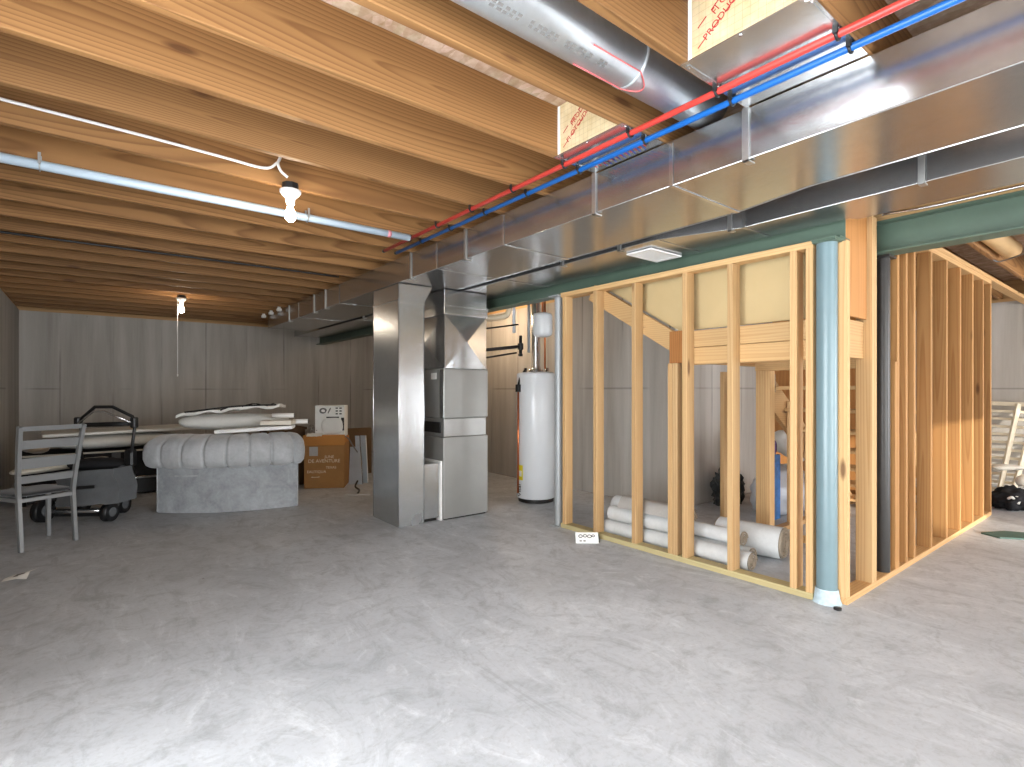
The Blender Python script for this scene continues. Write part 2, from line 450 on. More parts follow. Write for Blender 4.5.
for k, (a, b, c, d) in enumerate(WIN):
    mb = MB(); n_ = 2 if k == 0 else 3
    for x in [a+.02+(b-a-.04)*q/n_ for q in range(n_+1)]: mb.box((x-.03, YN-.14, c), (x+.03, YN-.06, d))
    mb.box((a, YN-.14, c), (b, YN-.06, c+.04)).box((a, YN-.14, d-.04), (b, YN-.06, d))
    struct(mb, f'window_{k+1}', WHITE)
struct(MB().box((-7, YN-.4, -.1), (XL-.42, YN-.2, 5)).box((XL-.42, YN-5.0, -.1), (XL-.22, YN-.2, 5)).box((XL-.42, YN-13, -.1), (XL-.22, YN-5.0, 2.6)), 'sun_blocker', CW)   # added unseen walls, block the sun from the openings except for a slit
struct(MB().box((XL-.2, YN-.16, 2.308), (XF+.2, YN-.02, ZT)), 'trim_6', SX)
struct(MB().box((XL, YB, 0), (XR+.2, YB+.2, 2.308)), 'wall_back', CW)
struct(MB().box((XR, YS, 0), (XR+.2, YB, 2.308)), 'wall_right', CW)
struct(MB().box((XR+.2, YS, 0), (XF, YS+.2, 2.308)), 'wall_stair', CW)
struct(MB().box((XF, YN, 0), (XF+.2, YS+.2, 2.308)), 'wall_far', CW)
struct(MB().box((XL-.2, YN-.2, ZT), (XF+.2, YB+.2, ZT+.02)), 'ceiling', OSB)
# sill plates and rim boards on top of the concrete
struct(MB().box((XL-.16, YN, 2.308), (XL-.02, YB+.16, ZJ)).box((XL-.16, YN, ZJ), (XL-.122, YB+.16, ZT)), 'trim_1', SY)
struct(MB().box((XL-.02, YB+.02, 2.308), (XR+.2, YB+.16, ZJ)).box((XL-.12, YB+.122, ZJ), (XR+.2, YB+.16, ZT)), 'trim_2', SX)
struct(MB().box((XR+.02, YS+.16, 2.308), (XR+.16, YB+.02, ZJ)).box((XR+.122, YS+.16, ZJ), (XR+.16, YB+.12, ZT)), 'trim_3', SY)
struct(MB().box((XR+.02, YS+.02, 2.308), (XF, YS+.16, ZJ)).box((XR+.162, YS+.122, ZJ), (XF, YS+.16, ZT)), 'trim_4', SX)
struct(MB().box((XF-.0, YN, 2.308), (XF+.16, YS+.16, ZJ)).box((XF+.122, YN, ZJ), (XF+.16, YS+.16, ZT)), 'trim_5', SY)

# ------------------------------------------------------------------ ceiling joists, one thing each
ORD = ('first second third fourth fifth sixth seventh eighth ninth tenth eleventh twelfth thirteenth fourteenth fifteenth sixteenth '
       'seventeenth eighteenth nineteenth twentieth twenty-first twenty-second twenty-third twenty-fourth twenty-fifth twenty-sixth').split()
for i, k in enumerate(range(19, -6, -1)):
    y = 1.937+.415*k
    mb = MB().box((XL-.1, y-.019, ZJ), (3.36, y+.019, ZT), .003)
    o = mb.build('ceiling_joist', JW, None, (1.3+random.uniform(-.8, .8), y, ZJ+.12+random.uniform(-.03, .03)))
    tag(o, f'{ORD[i]} wooden ceiling joist of the open room, counted from the back concrete wall', 'joist', 'joists over the open room')
for i, k in enumerate((8, 7, 6, 5, 4)):
    y = 1.937+.415*k-.04
    o = MB().box((3.2, y-.019, ZJ), (XR+.1, y+.019, ZT), .003).build('ceiling_joist', JW, None, (3.9, y, ZJ+.12))
    tag(o, f'short joist above the water heater corner, {ORD[i]} from its far end', 'joist', 'joists over the water heater corner')
for i, k in enumerate((1, 0, -1, -2, -3, -4, -5)):
    y = 1.937+.415*k-.04
    o = MB().box((3.3, y-.019, ZJ), (XF+.1, y+.019, ZT), .003).build('ceiling_joist', JW, None, (5.5+random.uniform(-1, 1), y, ZJ+.12))
    tag(o, f'{ORD[i]} joist beyond the green beam, counted from the concrete wall behind the stairs', 'joist', 'joists beyond the green beam')

# ------------------------------------------------------------------ steel beams and columns
def ibeam(name, x, y0, y1, zb, depth, fl, label):
    t = thing(name, label, 'beam', (x, (y0+y1)/2, zb))
    part(MB().box((x-.006, y0, zb+.01), (x+.006, y1, zb+depth-.01)), 'web', GREEN, t)
    part(MB().box((x-fl/2, y0, zb), (x+fl/2, y1, zb+.012), .002), 'flange', GREEN, t)
    part(MB().box((x-fl/2, y0, zb+depth-.012), (x+fl/2, y1, zb+depth), .002), 'flange', GREEN, t)
    part(MB().box((x-fl/2+.01, y0+.02, zb+depth), (x+fl/2-.01, y1, ZJ)), 'wood_nailer', SY, t)
    return t
BM = ibeam('steel_beam', 3.338, 1.20, YB, 2.046, .215, .14, 'long green steel beam over the stud wall and the blue-grey column')
part(MB().box((3.20, 1.20, 2.031), (3.36, 1.325, 2.0455), .002), 'cap_plate', GREEN, BM)
B2 = ibeam('steel_beam', 3.93, YN+.5, 1.27, 2.05, .20, .15, 'short deep green steel beam above the opening beside the charcoal post')
w = [(3.82, 1.17, 2.275), (3.83, .9, 2.262), (3.84, .4, 2.268), (3.84, -.2, 2.262), (3.84, -1, 2.265)]
o = MB().tube(arc(w), .008, 8).build('cable', CHROME); tag(o, 'pale cable lying along the top edge of the short green beam', 'cable')

t = thing('steel_column', 'blue-grey round steel column at the corner of the stud walls', 'column', (3.265, 1.268, 0))
part(MB().lathe([(.054, 0), (.054, 2.03)], (3.265, 1.268, 0), 28), 'shaft', TEAL, t)
part(MB().box((3.20, 1.20, 2.022), (3.33, 1.322, 2.030), .002), 'cap_plate', GREEN, t)
part(MB().lathe([(.060, .075), (.0575, .078)], (3.265, 1.268, 0), 28).lathe([(.075, 0), (.066, .02), (.0575, .08)], (3.265, 1.268, 0), 28), 'mortar_collar', mat_plain('pale_mortar', (178, 196, 204), .8, 0, .2, 30, .2), t)
part(MB().lathe([(0, .012), (.02, .012), (.02, 0)], (3.19, 1.185, 0), 12), 'anchor_bolt', IRON, t)
t = thing('steel_column', 'slim pale grey steel column beside the white water heater', 'column', (3.25, 3.455, 0))
part(MB().lathe([(.036, 0), (.036, 2.03)], (3.25, 3.455, 0), 24), 'shaft', GREYP, t)
part(MB().box((3.18, 3.395, 2.018), (3.32, 3.515, 2.03), .002), 'cap_plate', GREYP, t)
part(MB().box((3.19, 3.40, 0), (3.31, 3.51, .008), .002), 'base_plate', GREYP, t)
t = thing('steel_column', 'charcoal steel column under the short green beam', 'column', (3.985, 1.2185, 0))
part(MB().lathe([(.042, .038), (.042, 2.035)], (3.985, 1.2185, 0), 24), 'shaft', CHAR, t)
part(MB().box((3.92, 1.16, 2.035), (4.05, 1.275, 2.05), .002), 'cap_plate', CHAR, t)

# ------------------------------------------------------------------ stud walls
ST = .038
X0, X1 = 3.22, 3.309
W = thing('stud_wall', 'open stud wall of pale pine between the two steel columns, below the long green beam', 'stud wall', (X0, 2.35, 0))
part(MB().box((X0, 1.325, 0), (X1, 3.40, .038), .002), 'bottom_plate', TRT, W, (3.26, 2.3, .02))
part(MB().box((X0, 1.325, 2.007), (X1, 3.40, 2.045), .002), 'top_plate', SY, W, (3.26, 2.3, 2.02))
def stud(y, z1=2.007, z0=.038, x0=X0, x1=X1, p=W, mat=SW, name='stud'):
    return part(MB().box((x0, y-ST, z0), (x1, y, z1), .002), name, mat, p, (x0+.045, y-.02, random.uniform(.6, 1.4)))
for y in (3.377, 3.015, 2.62, 2.179, 1.845, 1.4527, 1.364): stud(y)
for y in (2.297, 2.2575): stud(y, 1.385, name='jack_stud')
part(MB().box((X0+.012, 2.182, 1.385), (X1, 2.292, 1.612), .002), 'header_end', mat_wood('beam_end_grain', 2, (176, 122, 70), (132, 84, 44), 60, False), W, (3.26, 2.23, 1.5))
for z0, z1 in ((1.375, 1.492), (1.495, 1.612)):
    part(MB().box((X1+.002, 1.33, z0), (X1+.08, 2.30, z1), .003), 'header', SY, W, (3.35, 1.9, z0+.06))
ra, rb = Vector((X1+.02, 3.12, 2.02)), Vector((X1+.02, 2.30, 1.535))
part(MB().beam(ra, rb, .036, .135, (0, 0, 1), .002), 'rake_board', SY, W, (X1+.02, 2.7, 1.78))
# tan board over the landing, seen from its back
P = [(X1+.09, 1.30, 1.63), (X1+.09, 2.32, 1.63), (X1+.09, 3.10, 2.09), (X1+.09, 1.30, 2.09)]
o = MB().prism(P, (.014, 0, 0)).build('wall_board', PLY, None, (X1+.09, 2, 1.8)); tag(o, 'large tan board with slanted edge, nailed behind the upper half of the stud wall', 'board')

V = thing('stud_wall', 'shaded pine stud wall running away past the charcoal column toward the far concrete wall', 'stud wall', (3.29, 1.174, 0))
YA, YC = 1.174, 1.263
part(MB().box((3.294, YA, 0), (6.78, YC, .038), .002), 'bottom_plate', SX, V, (5, 1.2, .02))
part(MB().box((4.10, YA, 2.215), (6.78, YC, 2.253), .002), 'top_plate', SX, V, (5, 1.2, 2.22))
part(MB().box((4.10, YA, 2.2545), (8.99, YC, 2.292), .002), 'top_plate', SX, V, (6, 1.2, 2.26))
SW_SHADE = mat_wood('stud_pine_in_shade', 2, (192, 148, 96), (150, 102, 56), 60, True, .06, .7)  # stud pine again, with the warm shade put into its colour
def vst(x, z1=2.215, name='stud', z0=.038, n=1):
    for i in range(n):
        part(MB().box((x+i*.0385, YA, z0), (x+i*.0385+ST, YC, z1), .002), name, SW if x < 3.7 else SW_SHADE, V, (x+.02, YA+.045, random.uniform(.6, 1.4)))
vst(3.294, 2.028); vst(3.668, 2.24, n=2)
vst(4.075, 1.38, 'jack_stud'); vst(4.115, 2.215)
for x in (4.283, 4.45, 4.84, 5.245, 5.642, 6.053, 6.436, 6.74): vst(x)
part(MB().box((3.333, YA+.045, 1.385), (3.667, YA+.085, 1.605), .002), 'header', SX, V, (3.5, 1.22, 1.5))
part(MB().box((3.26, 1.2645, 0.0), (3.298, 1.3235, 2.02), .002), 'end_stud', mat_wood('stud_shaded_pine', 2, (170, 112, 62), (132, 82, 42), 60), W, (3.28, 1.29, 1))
part(MB().box((3.34, 1.20, 1.62), (3.66, 1.215, 2.24), .002), 'sheathing', PLYW, V, (3.5, 1.21, 1.9))

# ------------------------------------------------------------------ stairs behind the stud walls
S = thing('staircase', 'rough pine staircase and landing framed behind the open stud walls', 'stairs', (4.5, 2.2, 0))
part(MB().box((X1+.11, 1.34, 1.585), (4.50, 2.34, 1.605)), 'landing_deck', OSB, S)
part(MB().box((X1+.11, 2.30, 1.40), (4.50, 2.338, 1.584), .002), 'landing_joist', SX, S, (4, 2.3, 1.5))
part(MB().box((4.46, 1.34, 1.36), (4.498, 2.299, 1.584), .002), 'landing_joist', SY, S, (4.48, 2.2, 1.5))
for i in range(3):
    part(MB().box((4.40, 2.262-i*.0392-ST, 0.04), (4.489, 2.262-i*.0392, 1.36), .002), 'post', SW, S, (4.44, 2.2, .5+.3*i))
part(MB().box((4.40, 2.55, .0), (4.489, 2.588, 1.36), .002), 'post', SW, S, (4.44, 2.57, .8))
part(MB().box((4.38, 1.6, .0), (4.469, 2.28, .038), .002), 'base_plate', SY, S, (4.42, 2, .02))
# stringer: down from the landing, away from the posts
part(MB().prism([(4.50, 2.20, 1.36), (4.50, 2.20, 1.08), (6.05, 2.20, -.0), (6.45, 2.20, 0)], (0, .038, 0)), 'stringer', SX, S, (5.3, 2.22, .7))
part(MB().prism([(4.50, 1.36, 1.36), (4.50, 1.36, 1.08), (6.05, 1.36, -.0), (6.45, 1.36, 0)], (0, .038, 0)), 'stringer', SX, S, (5.3, 1.37, .7))
for i in range(7):
    zt = 1.36-.19*(i+1)+.03; xt = 4.52+.265*i
    part(MB().box((xt, 1.32, zt), (xt+.28, 2.26, zt+.03), .003), 'tread', SY, S, (xt+.1, 1.8, zt))
for x, z1 in ((4.80, 1.08), (5.15, .84), (5.5, .60)):
    part(MB().box((x, 2.15, .038), (x+.038, 2.19, z1+.02), .002), 'under_stud', SW, S, (x, 2.17, .4))
part(MB().box((4.49, 2.13, 0), (5.9, 2.20, .037), .002), 'base_plate', SX, S, (5.2, 2.16, .02))
part(MB().box((4.49, 2.145, 1.18), (4.50, 2.175, 1.33)), 'metal_hanger', GAL2, S)
o = MB().box((4.42, 3.04, 0), (4.52, 3.078, 1.585), .002).build('pine_post', SW, None, (4.45, 3.06, .9)); tag(o, 'single upright pine post standing near the concrete wall beneath the landing', 'post')
# brown plywood partition beyond the stairs
o = MB().box((6.55, 1.80, 0), (6.57, 3.16, 2.2), .002).build('plywood_sheet', PLYW, None, (6.56, 2.5, 1)); tag(o, 'tall brown plywood sheet standing beyond the staircase', 'board')

# ------------------------------------------------------------------ ducts
ZD = 2.134; ZDT = 2.338
T1 = thing('trunk_duct', 'wide galvanised trunk duct hung under the joists beside the red and blue tubing', 'duct', (2.38, 3, ZD))
prof = [(8.6, 2.095, 2.68), (1.47, 2.095, 2.68), (1.08, 2.095, 2.60), (-2.2, 2.095, 2.60)]
def duct_shell(prof, zb, zt):
    mb = MB()
    rows = [[(a, y, zb), (b, y, zb), (b, y, zt), (a, y, zt)] for y, a, b in prof]
    mb.grid(rows, closed_u=True, caps=True, smooth=False); return mb
part(duct_shell(prof, ZD, ZDT), 'duct_body', GAL, T1)
def seam(Tn, a, b, y, zb=ZD, zt=ZDT, w=.011):
    mb = MB().box((a-.004, y-w, zb-.004), (b+.004, y+w, zb-.0002), .001).box((a-.004, y-w, zb-.004), (a-.0002, y+w, zt-.01), .001)
    return part(mb, 'seam', GAL2, Tn)
for y in (1.475, 2.75, 3.6, 5.66, 7.1): seam(T1, 2.095, 2.68, y)
for y in (1.116, 1.95, 3.19, 4.02, 6.08, 6.48, 7.5, .1):
    part(MB().box((2.086, y-.013, ZD-.012), (2.0945, y+.013, ZDT+.006), .001).box((2.086, y-.013, ZD-.012), (2.14, y+.013, ZD-.005), .001).box((2.0945-.003, y+.0131, ZD-.002), (2.0948, y+.018, ZDT)), 'strap', STRAP, T1)
# long rolled edges
part(MB().tube([(2.095, 8.6, ZD), (2.095, -2.2, ZD)], .0035, 8), 'rolled_edge', GAL2, T1)
part(MB().tube([(2.68, 8.6, ZD), (2.68, 1.47, ZD), (2.60, 1.08, ZD), (2.60, -2.2, ZD)], .0035, 8), 'rolled_edge', GAL2, T1)

T2 = thing('trunk_duct', 'galvanised trunk duct carrying the white register, between the wide duct and green beam', 'duct', (3.05, 3, ZD))
prof = [(9.6, 2.765, 3.258), (2.06, 2.765, 3.258), (1.60, 2.955, 3.258), (1.15, 2.95, 3.258), (1.13, 2.95, 3.31), (-2.2, 2.93, 3.31)]
part(duct_shell(prof, ZD, ZDT), 'duct_body', GAL, T2)
for y, a in ((1.592, 2.955), (2.06, 2.765), (3.6, 2.765), (5.2, 2.765), (6.8, 2.765)): seam(T2, a, 3.258, y)
for y, a in ((.747, 2.942), (1.66, 2.93), (2.35, 2.765), (2.9, 2.765), (5.0, 2.765), (5.9, 2.765), (6.6, 2.765), (-.3, 2.938)):
    part(MB().box((a-.009, y-.013, ZD-.012), (a-.0005, y+.013, ZDT+.006), .001).box((a-.009, y-.013, ZD-.012), (a+.04, y+.013, ZD-.005), .001), 'strap', STRAP, T2)
part(MB().tube([(2.765, 9.6, ZD), (2.765, 2.06, ZD), (2.955, 1.6, ZD), (2.93, -2.2, ZD)], .0035, 8), 'rolled_edge', GAL2, T2)

RG = thing('air_register', 'white louvred air register on the underside of the galvanised duct, above the stud wall', 'register', (3.03, 2.28, ZD-.02))
mb = MB().box((2.88, 2.18, ZD-.014), (3.22, 2.205, ZD-.003), .003).box((2.88, 2.365, ZD-.014), (3.22, 2.39, ZD-.003), .003).box((2.88, 2.205, ZD-.014), (2.92, 2.365, ZD-.003), .003).box((3.18, 2.205, ZD-.014), (3.22, 2.365, ZD-.003), .003)
part(mb, 'frame', WHITE, RG)
mb = MB()
for i in range(9): mb.box((2.92, 2.210+i*.0172, ZD-.012), (3.18, 2.217+i*.0172, ZD-.005))
part(mb, 'louvres', WHITE, RG)
part(MB().box((2.91, 2.20, ZD-.004), (3.19, 2.37, ZD-.0035)), 'backing', GREYC, RG)

# return drop
D = thing('return_duct', 'tall galvanised return duct standing from the floor to the trunk duct', 'duct', (2.22, 4.5, 0))
part(MB().box((2.097, 4.25, 0), (2.345, 4.78, ZD-.005), .003), 'duct_body', GAL3, D)
part(MB().prism([(2.345, 4.252, ZD-.16), (2.345, 4.252, ZD-.005), (2.43, 4.252, ZD-.005)], (0, .5, 0)), 'flare', GAL3, D)
part(MB().box((2.090, 4.245, 1.955), (2.352, 4.249, 1.967)).box((2.090, 4.245, 1.985), (2.0965, 4.785, 1.999)), 'seam', GAL2, D)
part(MB().tube([(2.097, 4.25, .01), (2.097, 4.25, ZD-.01)], .004, 8).tube([(2.097, 4.78, .01), (2.097, 4.78, ZD-.01)], .004, 8).tube([(2.345, 4.25, .01), (2.345, 4.25, ZD-.17)], .004, 8), 'rolled_edge', GAL2, D)
# return boot
Bt = thing('return_boot', 'low bright sheet metal boot joining the return duct to the furnace', 'duct', (2.44, 4.4, 0))
part(MB().box((2.349, 4.27, .03), (2.515, 4.70, .53), .004), 'boot_body', GAL2, Bt)
part(MB().box((2.517, 4.25, .0), (2.536, 4.70, .545), .003), 'flange', WHITE, Bt)
part(MB().box((2.36, 4.30, 0), (2.50, 4.68, .029)), 'base', IRON, Bt)

Fn = thing('furnace', 'grey upflow furnace cabinet with sheet metal plenum, joined to the trunk ducts', 'furnace', (2.79, 4.6, 0))
part(MB().box((2.54, 4.235, .012), (3.04, 4.98, .764), .006), 'blower_cabinet', CAB, Fn)
part(MB().box((2.56, 4.25, 0), (3.02, 4.96, .011)), 'base', IRON, Fn)
part(MB().box((2.553, 4.25, .766), (3.028, 4.97, .933), .003), 'burner_band', mat_plain('band_grey', (158, 158, 156), .3, .55, .06, 4), Fn)
part(MB().box((2.54, 4.235, .935), (3.045, 4.98, 1.40), .010), 'upper_cabinet', CAB, Fn)
part(MB().box((2.536, 4.36, 1.30), (2.5395, 4.46, 1.36), .001), 'rating_plate', PAPER, Fn)
part(MB().box((2.5365, 4.30, .80), (2.552, 4.60, .90), .001), 'side_knockout', IRON, Fn)
part(MB().box((2.5365, 4.236, .94), (2.5397, 4.30, 1.39)), 'edge_trim', GAL2, Fn)
# plenum with cross-broken faces
xa, xb, ya, yb, z0, z1 = 2.56, 3.03, 4.25, 4.97, 1.402, 1.90
mb = MB(); c = .02
def broken(p, q, r, s_, n):
    bm = mb.bm; m = sum((Vector(v) for v in (p, q, r, s_)), Vector())/4+Vector(n)*c
    vs = [bm.verts.new(v) for v in (p, q, r, s_)]; mv = bm.verts.new(m)
    fs = [bm.faces.new((vs[i], vs[(i+1) % 4], mv)) for i in range(4)]
    bmesh.ops.recalc_face_normals(bm, faces=fs)
    for f in fs:
        if f.normal.dot(Vector(n)) < 0: f.normal_flip()
broken((xa, ya, z0), (xb, ya, z0), (xb, ya, z1), (xa, ya, z1), (0, -1, 0))
broken((xa, ya, z0), (xa, yb, z0), (xa, yb, z1), (xa, ya, z1), (-1, 0, 0))
broken((xb, ya, z0), (xb, yb, z0), (xb, yb, z1), (xb, ya, z1), (1, 0, 0))
broken((xa, yb, z0), (xb, yb, z0), (xb, yb, z1), (xa, yb, z1), (0, 1, 0))
part(mb, 'plenum', GAL, Fn)
part(MB().box((2.55, 4.24, 1.902), (3.04, 4.98, 1.98), .004).box((2.556, 4.246, 1.98), (3.034, 4.974, 2.128), .003), 'plenum_collar', GAL, Fn)
part(MB().box((2.545, 4.234, 1.897), (3.045, 4.2395, 1.909)).box((2.545, 4.234, 1.975), (3.045, 4.2395, 1.985)).box((2.5445, 4.24, 1.897), (2.5495, 4.98, 1.909)), 'seam', GAL2, Fn)

# foil lined bays and the sheet metal pans that feed the trunk
def foil_bay(ya, yb, x, label, label2, words, ink):
    y0, y1 = ya+.001, yb-.001
    t = thing('foil_panel', label, 'duct board', (x, (y0+y1)/2, ZJ))
    part(MB().box((x, y0, ZJ+.002), (x+.006, y1, ZT-.002)), 'board', FOIL, t)
    part(MB().box((x-.0035, y1-.014, ZJ), (x-.0004, y1, ZT-.004)), 'edge_tape', PAPER, t)
    ym = (y0+y1)/2
    for j, (dz, wd) in enumerate(words):
        text(wd, .034, REDINK, t, frame((x-.0012, ym+(.05 if j else .02), ZJ+dz), (0, -.80, .6), (0, .6, .80)))
        mb = MB()
        for q in range(6):
            a = Vector((x-.0012, ym+.15-q*.05, ZJ+dz-.075+q*.035)); mb.beam(a, a+Vector((0, -.032, .024)), .004, .0008, (1, 0, 0))
        part(mb, 'printed_dashes', REDINK, t)
    p = thing('sheet_metal_pan', label2, 'duct pan', (x+.2, ym, ZJ))
    part(MB().box((x-.005, ya-.03, ZJ-.003), (2.092, yb+.03, ZJ-.0004)), 'sheet', GAL2, p)
    for xx, yy in ((x+.03, ya-.018), (x+.22, ya-.018), (x+.03, yb+.018), (x+.22, yb+.018), (x+.006, ym)):
        part(MB().lathe([(0, -.004), (.006, -.003), (.006, 0)], (xx, yy, ZJ-.003), 8), 'screw', CHROME, p)
    part(MB().box((x+.015, ya-.02, ZJ-.006), (x+.21, ya-.006, ZJ-.0032)), 'bent_lip', GAL2, p); part(MB().box((x+.015, yb+.006, ZJ-.006), (x+.21, yb+.02, ZJ-.0032)), 'bent_lip', GAL2, p)
    return p
Y = lambda k: 1.937+.415*k
foil_bay(Y(-3)+.019, Y(-2)-.019, 1.645, 'large foil faced board with red printing, above the bright sheet metal pan',
         'bright sheet metal pan under the joists, crossed by both tubes beside the large foil board', ((.17, 'FI OTCUDO'), (.10, 'PRODUCTO')), REDINK)
pn = foil_bay(Y(-1)+.019, Y(0)-.019, 1.80, 'small foil faced board with red printing, two joist bays farther than the large foil board',
         'foil printed pan under the joists beside the small foil board and the trunk duct', ((.17, 'PRODUCTO'), (.10, 'FI OTCUDO')), REDINK)
mb = MB()
for q in range(12): mb.beam((1.99+random.uniform(-.01, .01), Y(-1)+.05+q*.028, ZJ-.0042), (2.05, Y(-1)+.06+q*.028, ZJ-.0042), .007, .001)
part(mb, 'printed_dashes', REDINK, pn)
mb = MB()
for q in range(9): mb.beam((2.0, Y(-1)+.062+q*.03, ZJ-.0042), (2.075, Y(-1)+.082+q*.03, ZJ-.0042), .006, .001)
part(mb, 'printed_dashes', BLUEINK, pn)

RPIPE = mat_metal('pipe_zinc', (200, 206, 210), .36, .05, .7)
# round branch duct between joists
RD = thing('round_duct', 'shiny round branch duct tucked between two joists, running to the trunk duct', 'duct', (1.4, 1.325, ZJ))
part(MB().tube([(XL+.1, 1.325, 2.45), (2.16, 1.325, 2.45)], .098, 32), 'pipe', RPIPE, RD)
part(MB().tube([(1.60, 1.325, 2.45), (1.62, 1.325, 2.45)], .0995, 32), 'crimped_ring', RPIPE, RD)
mb = MB()
pts = [Vector((1.62, 1.325, 2.45))]
for k in range(5):
    pass
cur = []
for i in range(17):
    a = -PI/2+PI*i/16; ang = math.radians(-100)+a*.34
    cur.append((1.60+.07*math.cos(a), 1.325+.0995*math.cos(ang), 2.45+.0995*math.sin(ang)))
ang = math.radians(-100)
l0 = [(1.35, 1.325+.0995*math.cos(ang-PI/2*.34), 2.45+.0995*math.sin(ang-PI/2*.34))]; l1 = [(1.35, 1.325+.0995*math.cos(ang+PI/2*.34), 2.45+.0995*math.sin(ang+PI/2*.34))]
part(MB().tube(l0+cur+l1, .0028, 6), 'red_mark', mat_plain('faded_red', (190, 96, 96), .6), RD)
mb = MB()
for q in range(26):                                       # faint illegible print along the pipe
    if q % 6 == 5: continue
    for w_ in (0, 1):
        an = math.radians(-112+9*w_); px_ = .78+q*.026+random.uniform(0, .006)
        e0 = Vector((px_, 1.325+.0985*math.cos(an), 2.45+.0985*math.sin(an)))
        mb.beam(e0, e0+Vector((.013+random.uniform(0, .006), 0, 0)), .009, .0008, (0, math.cos(an), math.sin(an)))
part(mb, 'printed_lettering', GREYINK, RD)

# ------------------------------------------------------------------ pipes and cables under the joists
def clipped(name, x, mat, label):
    t = thing(name, label, 'pipe', (x, 2, ZJ-.02))
    part(MB().tube([(x, 4.02, ZJ-.023), (x, -2.4, ZJ-.023)], .0125, 14), 'tube', mat, t)
    for k in range(-4, 6):
        y = Y(k)
        if y > 4: continue
        mb = MB().tube([(x+.017*math.cos(a), y, ZJ-.023+.017*math.sin(a)) for a in [PI*1.05+PI*.9*q/8 for q in range(9)]], .005, 6)
        mb.box((x-.021, y-.008, ZJ-.026), (x-.013, y+.008, ZJ-.0005), .001).box((x+.013, y-.008, ZJ-.026), (x+.021, y+.008, ZJ-.0005), .001)
        mb.lathe([(0, -.012), (.005, -.010), (.005, 0)], (x+.024, y, ZJ-.006), 8)
        part(mb, 'clip', BLACK, t)
    part(MB().tube([(x, 4.02, ZJ-.023), (x, 4.045, ZJ-.023)], .0135, 14), 'end_cap', CHAR, t)
clipped('water_tube', 1.862, RED, 'red plastic water tube clipped under the joists')
clipped('water_tube', 1.968, BLUE, 'blue plastic water tube clipped under the joists')

t = thing('vent_pipe', 'pale blue-white plastic pipe running under the joists behind the first bare bulb', 'pipe', (.6, 3.53, 2.31))
part(MB().tube([(XL, 3.535, 2.312), (1.835, 3.545, 2.314)], .024, 18), 'pipe', PIPEB, t)
part(MB().tube([(1.66, 3.544, 2.314), (1.685, 3.544, 2.314)], .0255, 18), 'red_band', mat_plain('pink_primer', (200, 130, 140), .5), t)
for x in (-.2, 1.1):
    part(MB().tube([(x, 3.535+.029*math.cos(a), 2.312+.029*math.sin(a)) for a in [PI+PI*q/10 for q in range(11)]], .003, 6).box((x-.006, 3.503, 2.312), (x+.006, 3.509, ZJ+.02)).box((x-.006, 3.561, 2.312), (x+.006, 3.567, ZJ+.02)), 'pipe_strap', STRAP, t)
o = MB().tube(arc([(XL, 5.29, ZJ-.012), (.2, 5.285, ZJ-.014), (.9, 5.28, ZJ-.012), (1.95, 5.275, ZJ-.012)]), .009, 8).build('black_cable', BLACK); tag(o, 'thin black cable stapled along the underside of a far joist', 'cable')
o = MB().tube(arc([(XL, 3.10, 2.435), (-.35, 3.13, 2.433), (.2, 3.135, 2.426), (.55, 3.135, 2.415), (.74, 3.12, 2.405), (.80, 3.10, 2.44), (.815, 3.09, 2.47), (.80, 3.075, 2.43), (.815, 3.07, 2.39), (.85, 3.07, 2.365)]), .0075, 8).build('white_cable', WHITE); tag(o, 'white electrical cable looping to the first bare bulb', 'cable')
WARM = mat_emit('lit_bulb', (255, 238, 214), 170)
def bulb(x, y, label, pull, em=None):
    t = thing('bulb_fixture', label, 'light', (x, y, ZJ))
    part(MB().lathe([(0, ZJ-.002), (.044, ZJ-.002), (.044, ZJ-.04), (0, ZJ-.04)], (x, y, 0), 8, False), 'ceiling_box', BLACK, t)
    part(MB().lathe([(0, ZJ-.04), (.056, ZJ-.04), (.056, ZJ-.052), (.045, ZJ-.066), (.026, ZJ-.085), (.022, ZJ-.115), (0, ZJ-.115)], (x, y, 0), 24), 'lamp_holder', WHITE, t)
    zb = ZJ-.115
    b = part(MB().lathe([(0, 0), (.014, 0), (.015, -.02), (.022, -.036), (.0295, -.056), (.030, -.068), (.026, -.084), (.015, -.096), (0, -.1)], (x, y, zb), 20), 'bulb', em or WARM, t)
    if pull:
        part(MB().tube([(x-.04, y, ZJ-.06), (x-.04, y, ZJ-.95)], .004, 6).lathe([(0, 0), (.008, -.006), (.006, -.03), (0, -.034)], (x-.04, y, ZJ-.95), 8), 'pull_cord', WHITE, t)
bulb(.872, 3.10, 'bare lit bulb on a white holder and black box, nearest the camera', False)
bulb(.855, 7.51, 'bare lit bulb with a long pull cord, farther back toward the concrete wall', True)
bulb(7.2, 1.937-.415*5-.04, 'unseen added bulb under the joists beyond the short green beam', False, mat_emit('unseen_amber_bulb', (255, 222, 180), 420))  # added out of view, warms and brightens the far side
bulb(3.93, 5.75, 'unseen bare bulb in the water heater corner behind the furnace', False, mat_emit('unseen_bright_bulb', (255, 226, 190), 700))  # unseen bulb, put in for the warm light of this corner
for i, (x, y) in enumerate(((2.03, Y(16)), (2.03, Y(15)), (2.03, Y(14)))):
    o = MB().box((x-.03, y-.03, ZJ-.06), (x+.03, y+.03, ZJ-.02), .008).tube([(x, y, ZJ-.025), (x, y, ZJ)], .02, 12).build('pipe_clip', WHITE)
    tag(o, f'small white clip under a joist beside the trunk duct end, {ORD[i]} from the back wall', 'clip', 'white clips by the duct end')

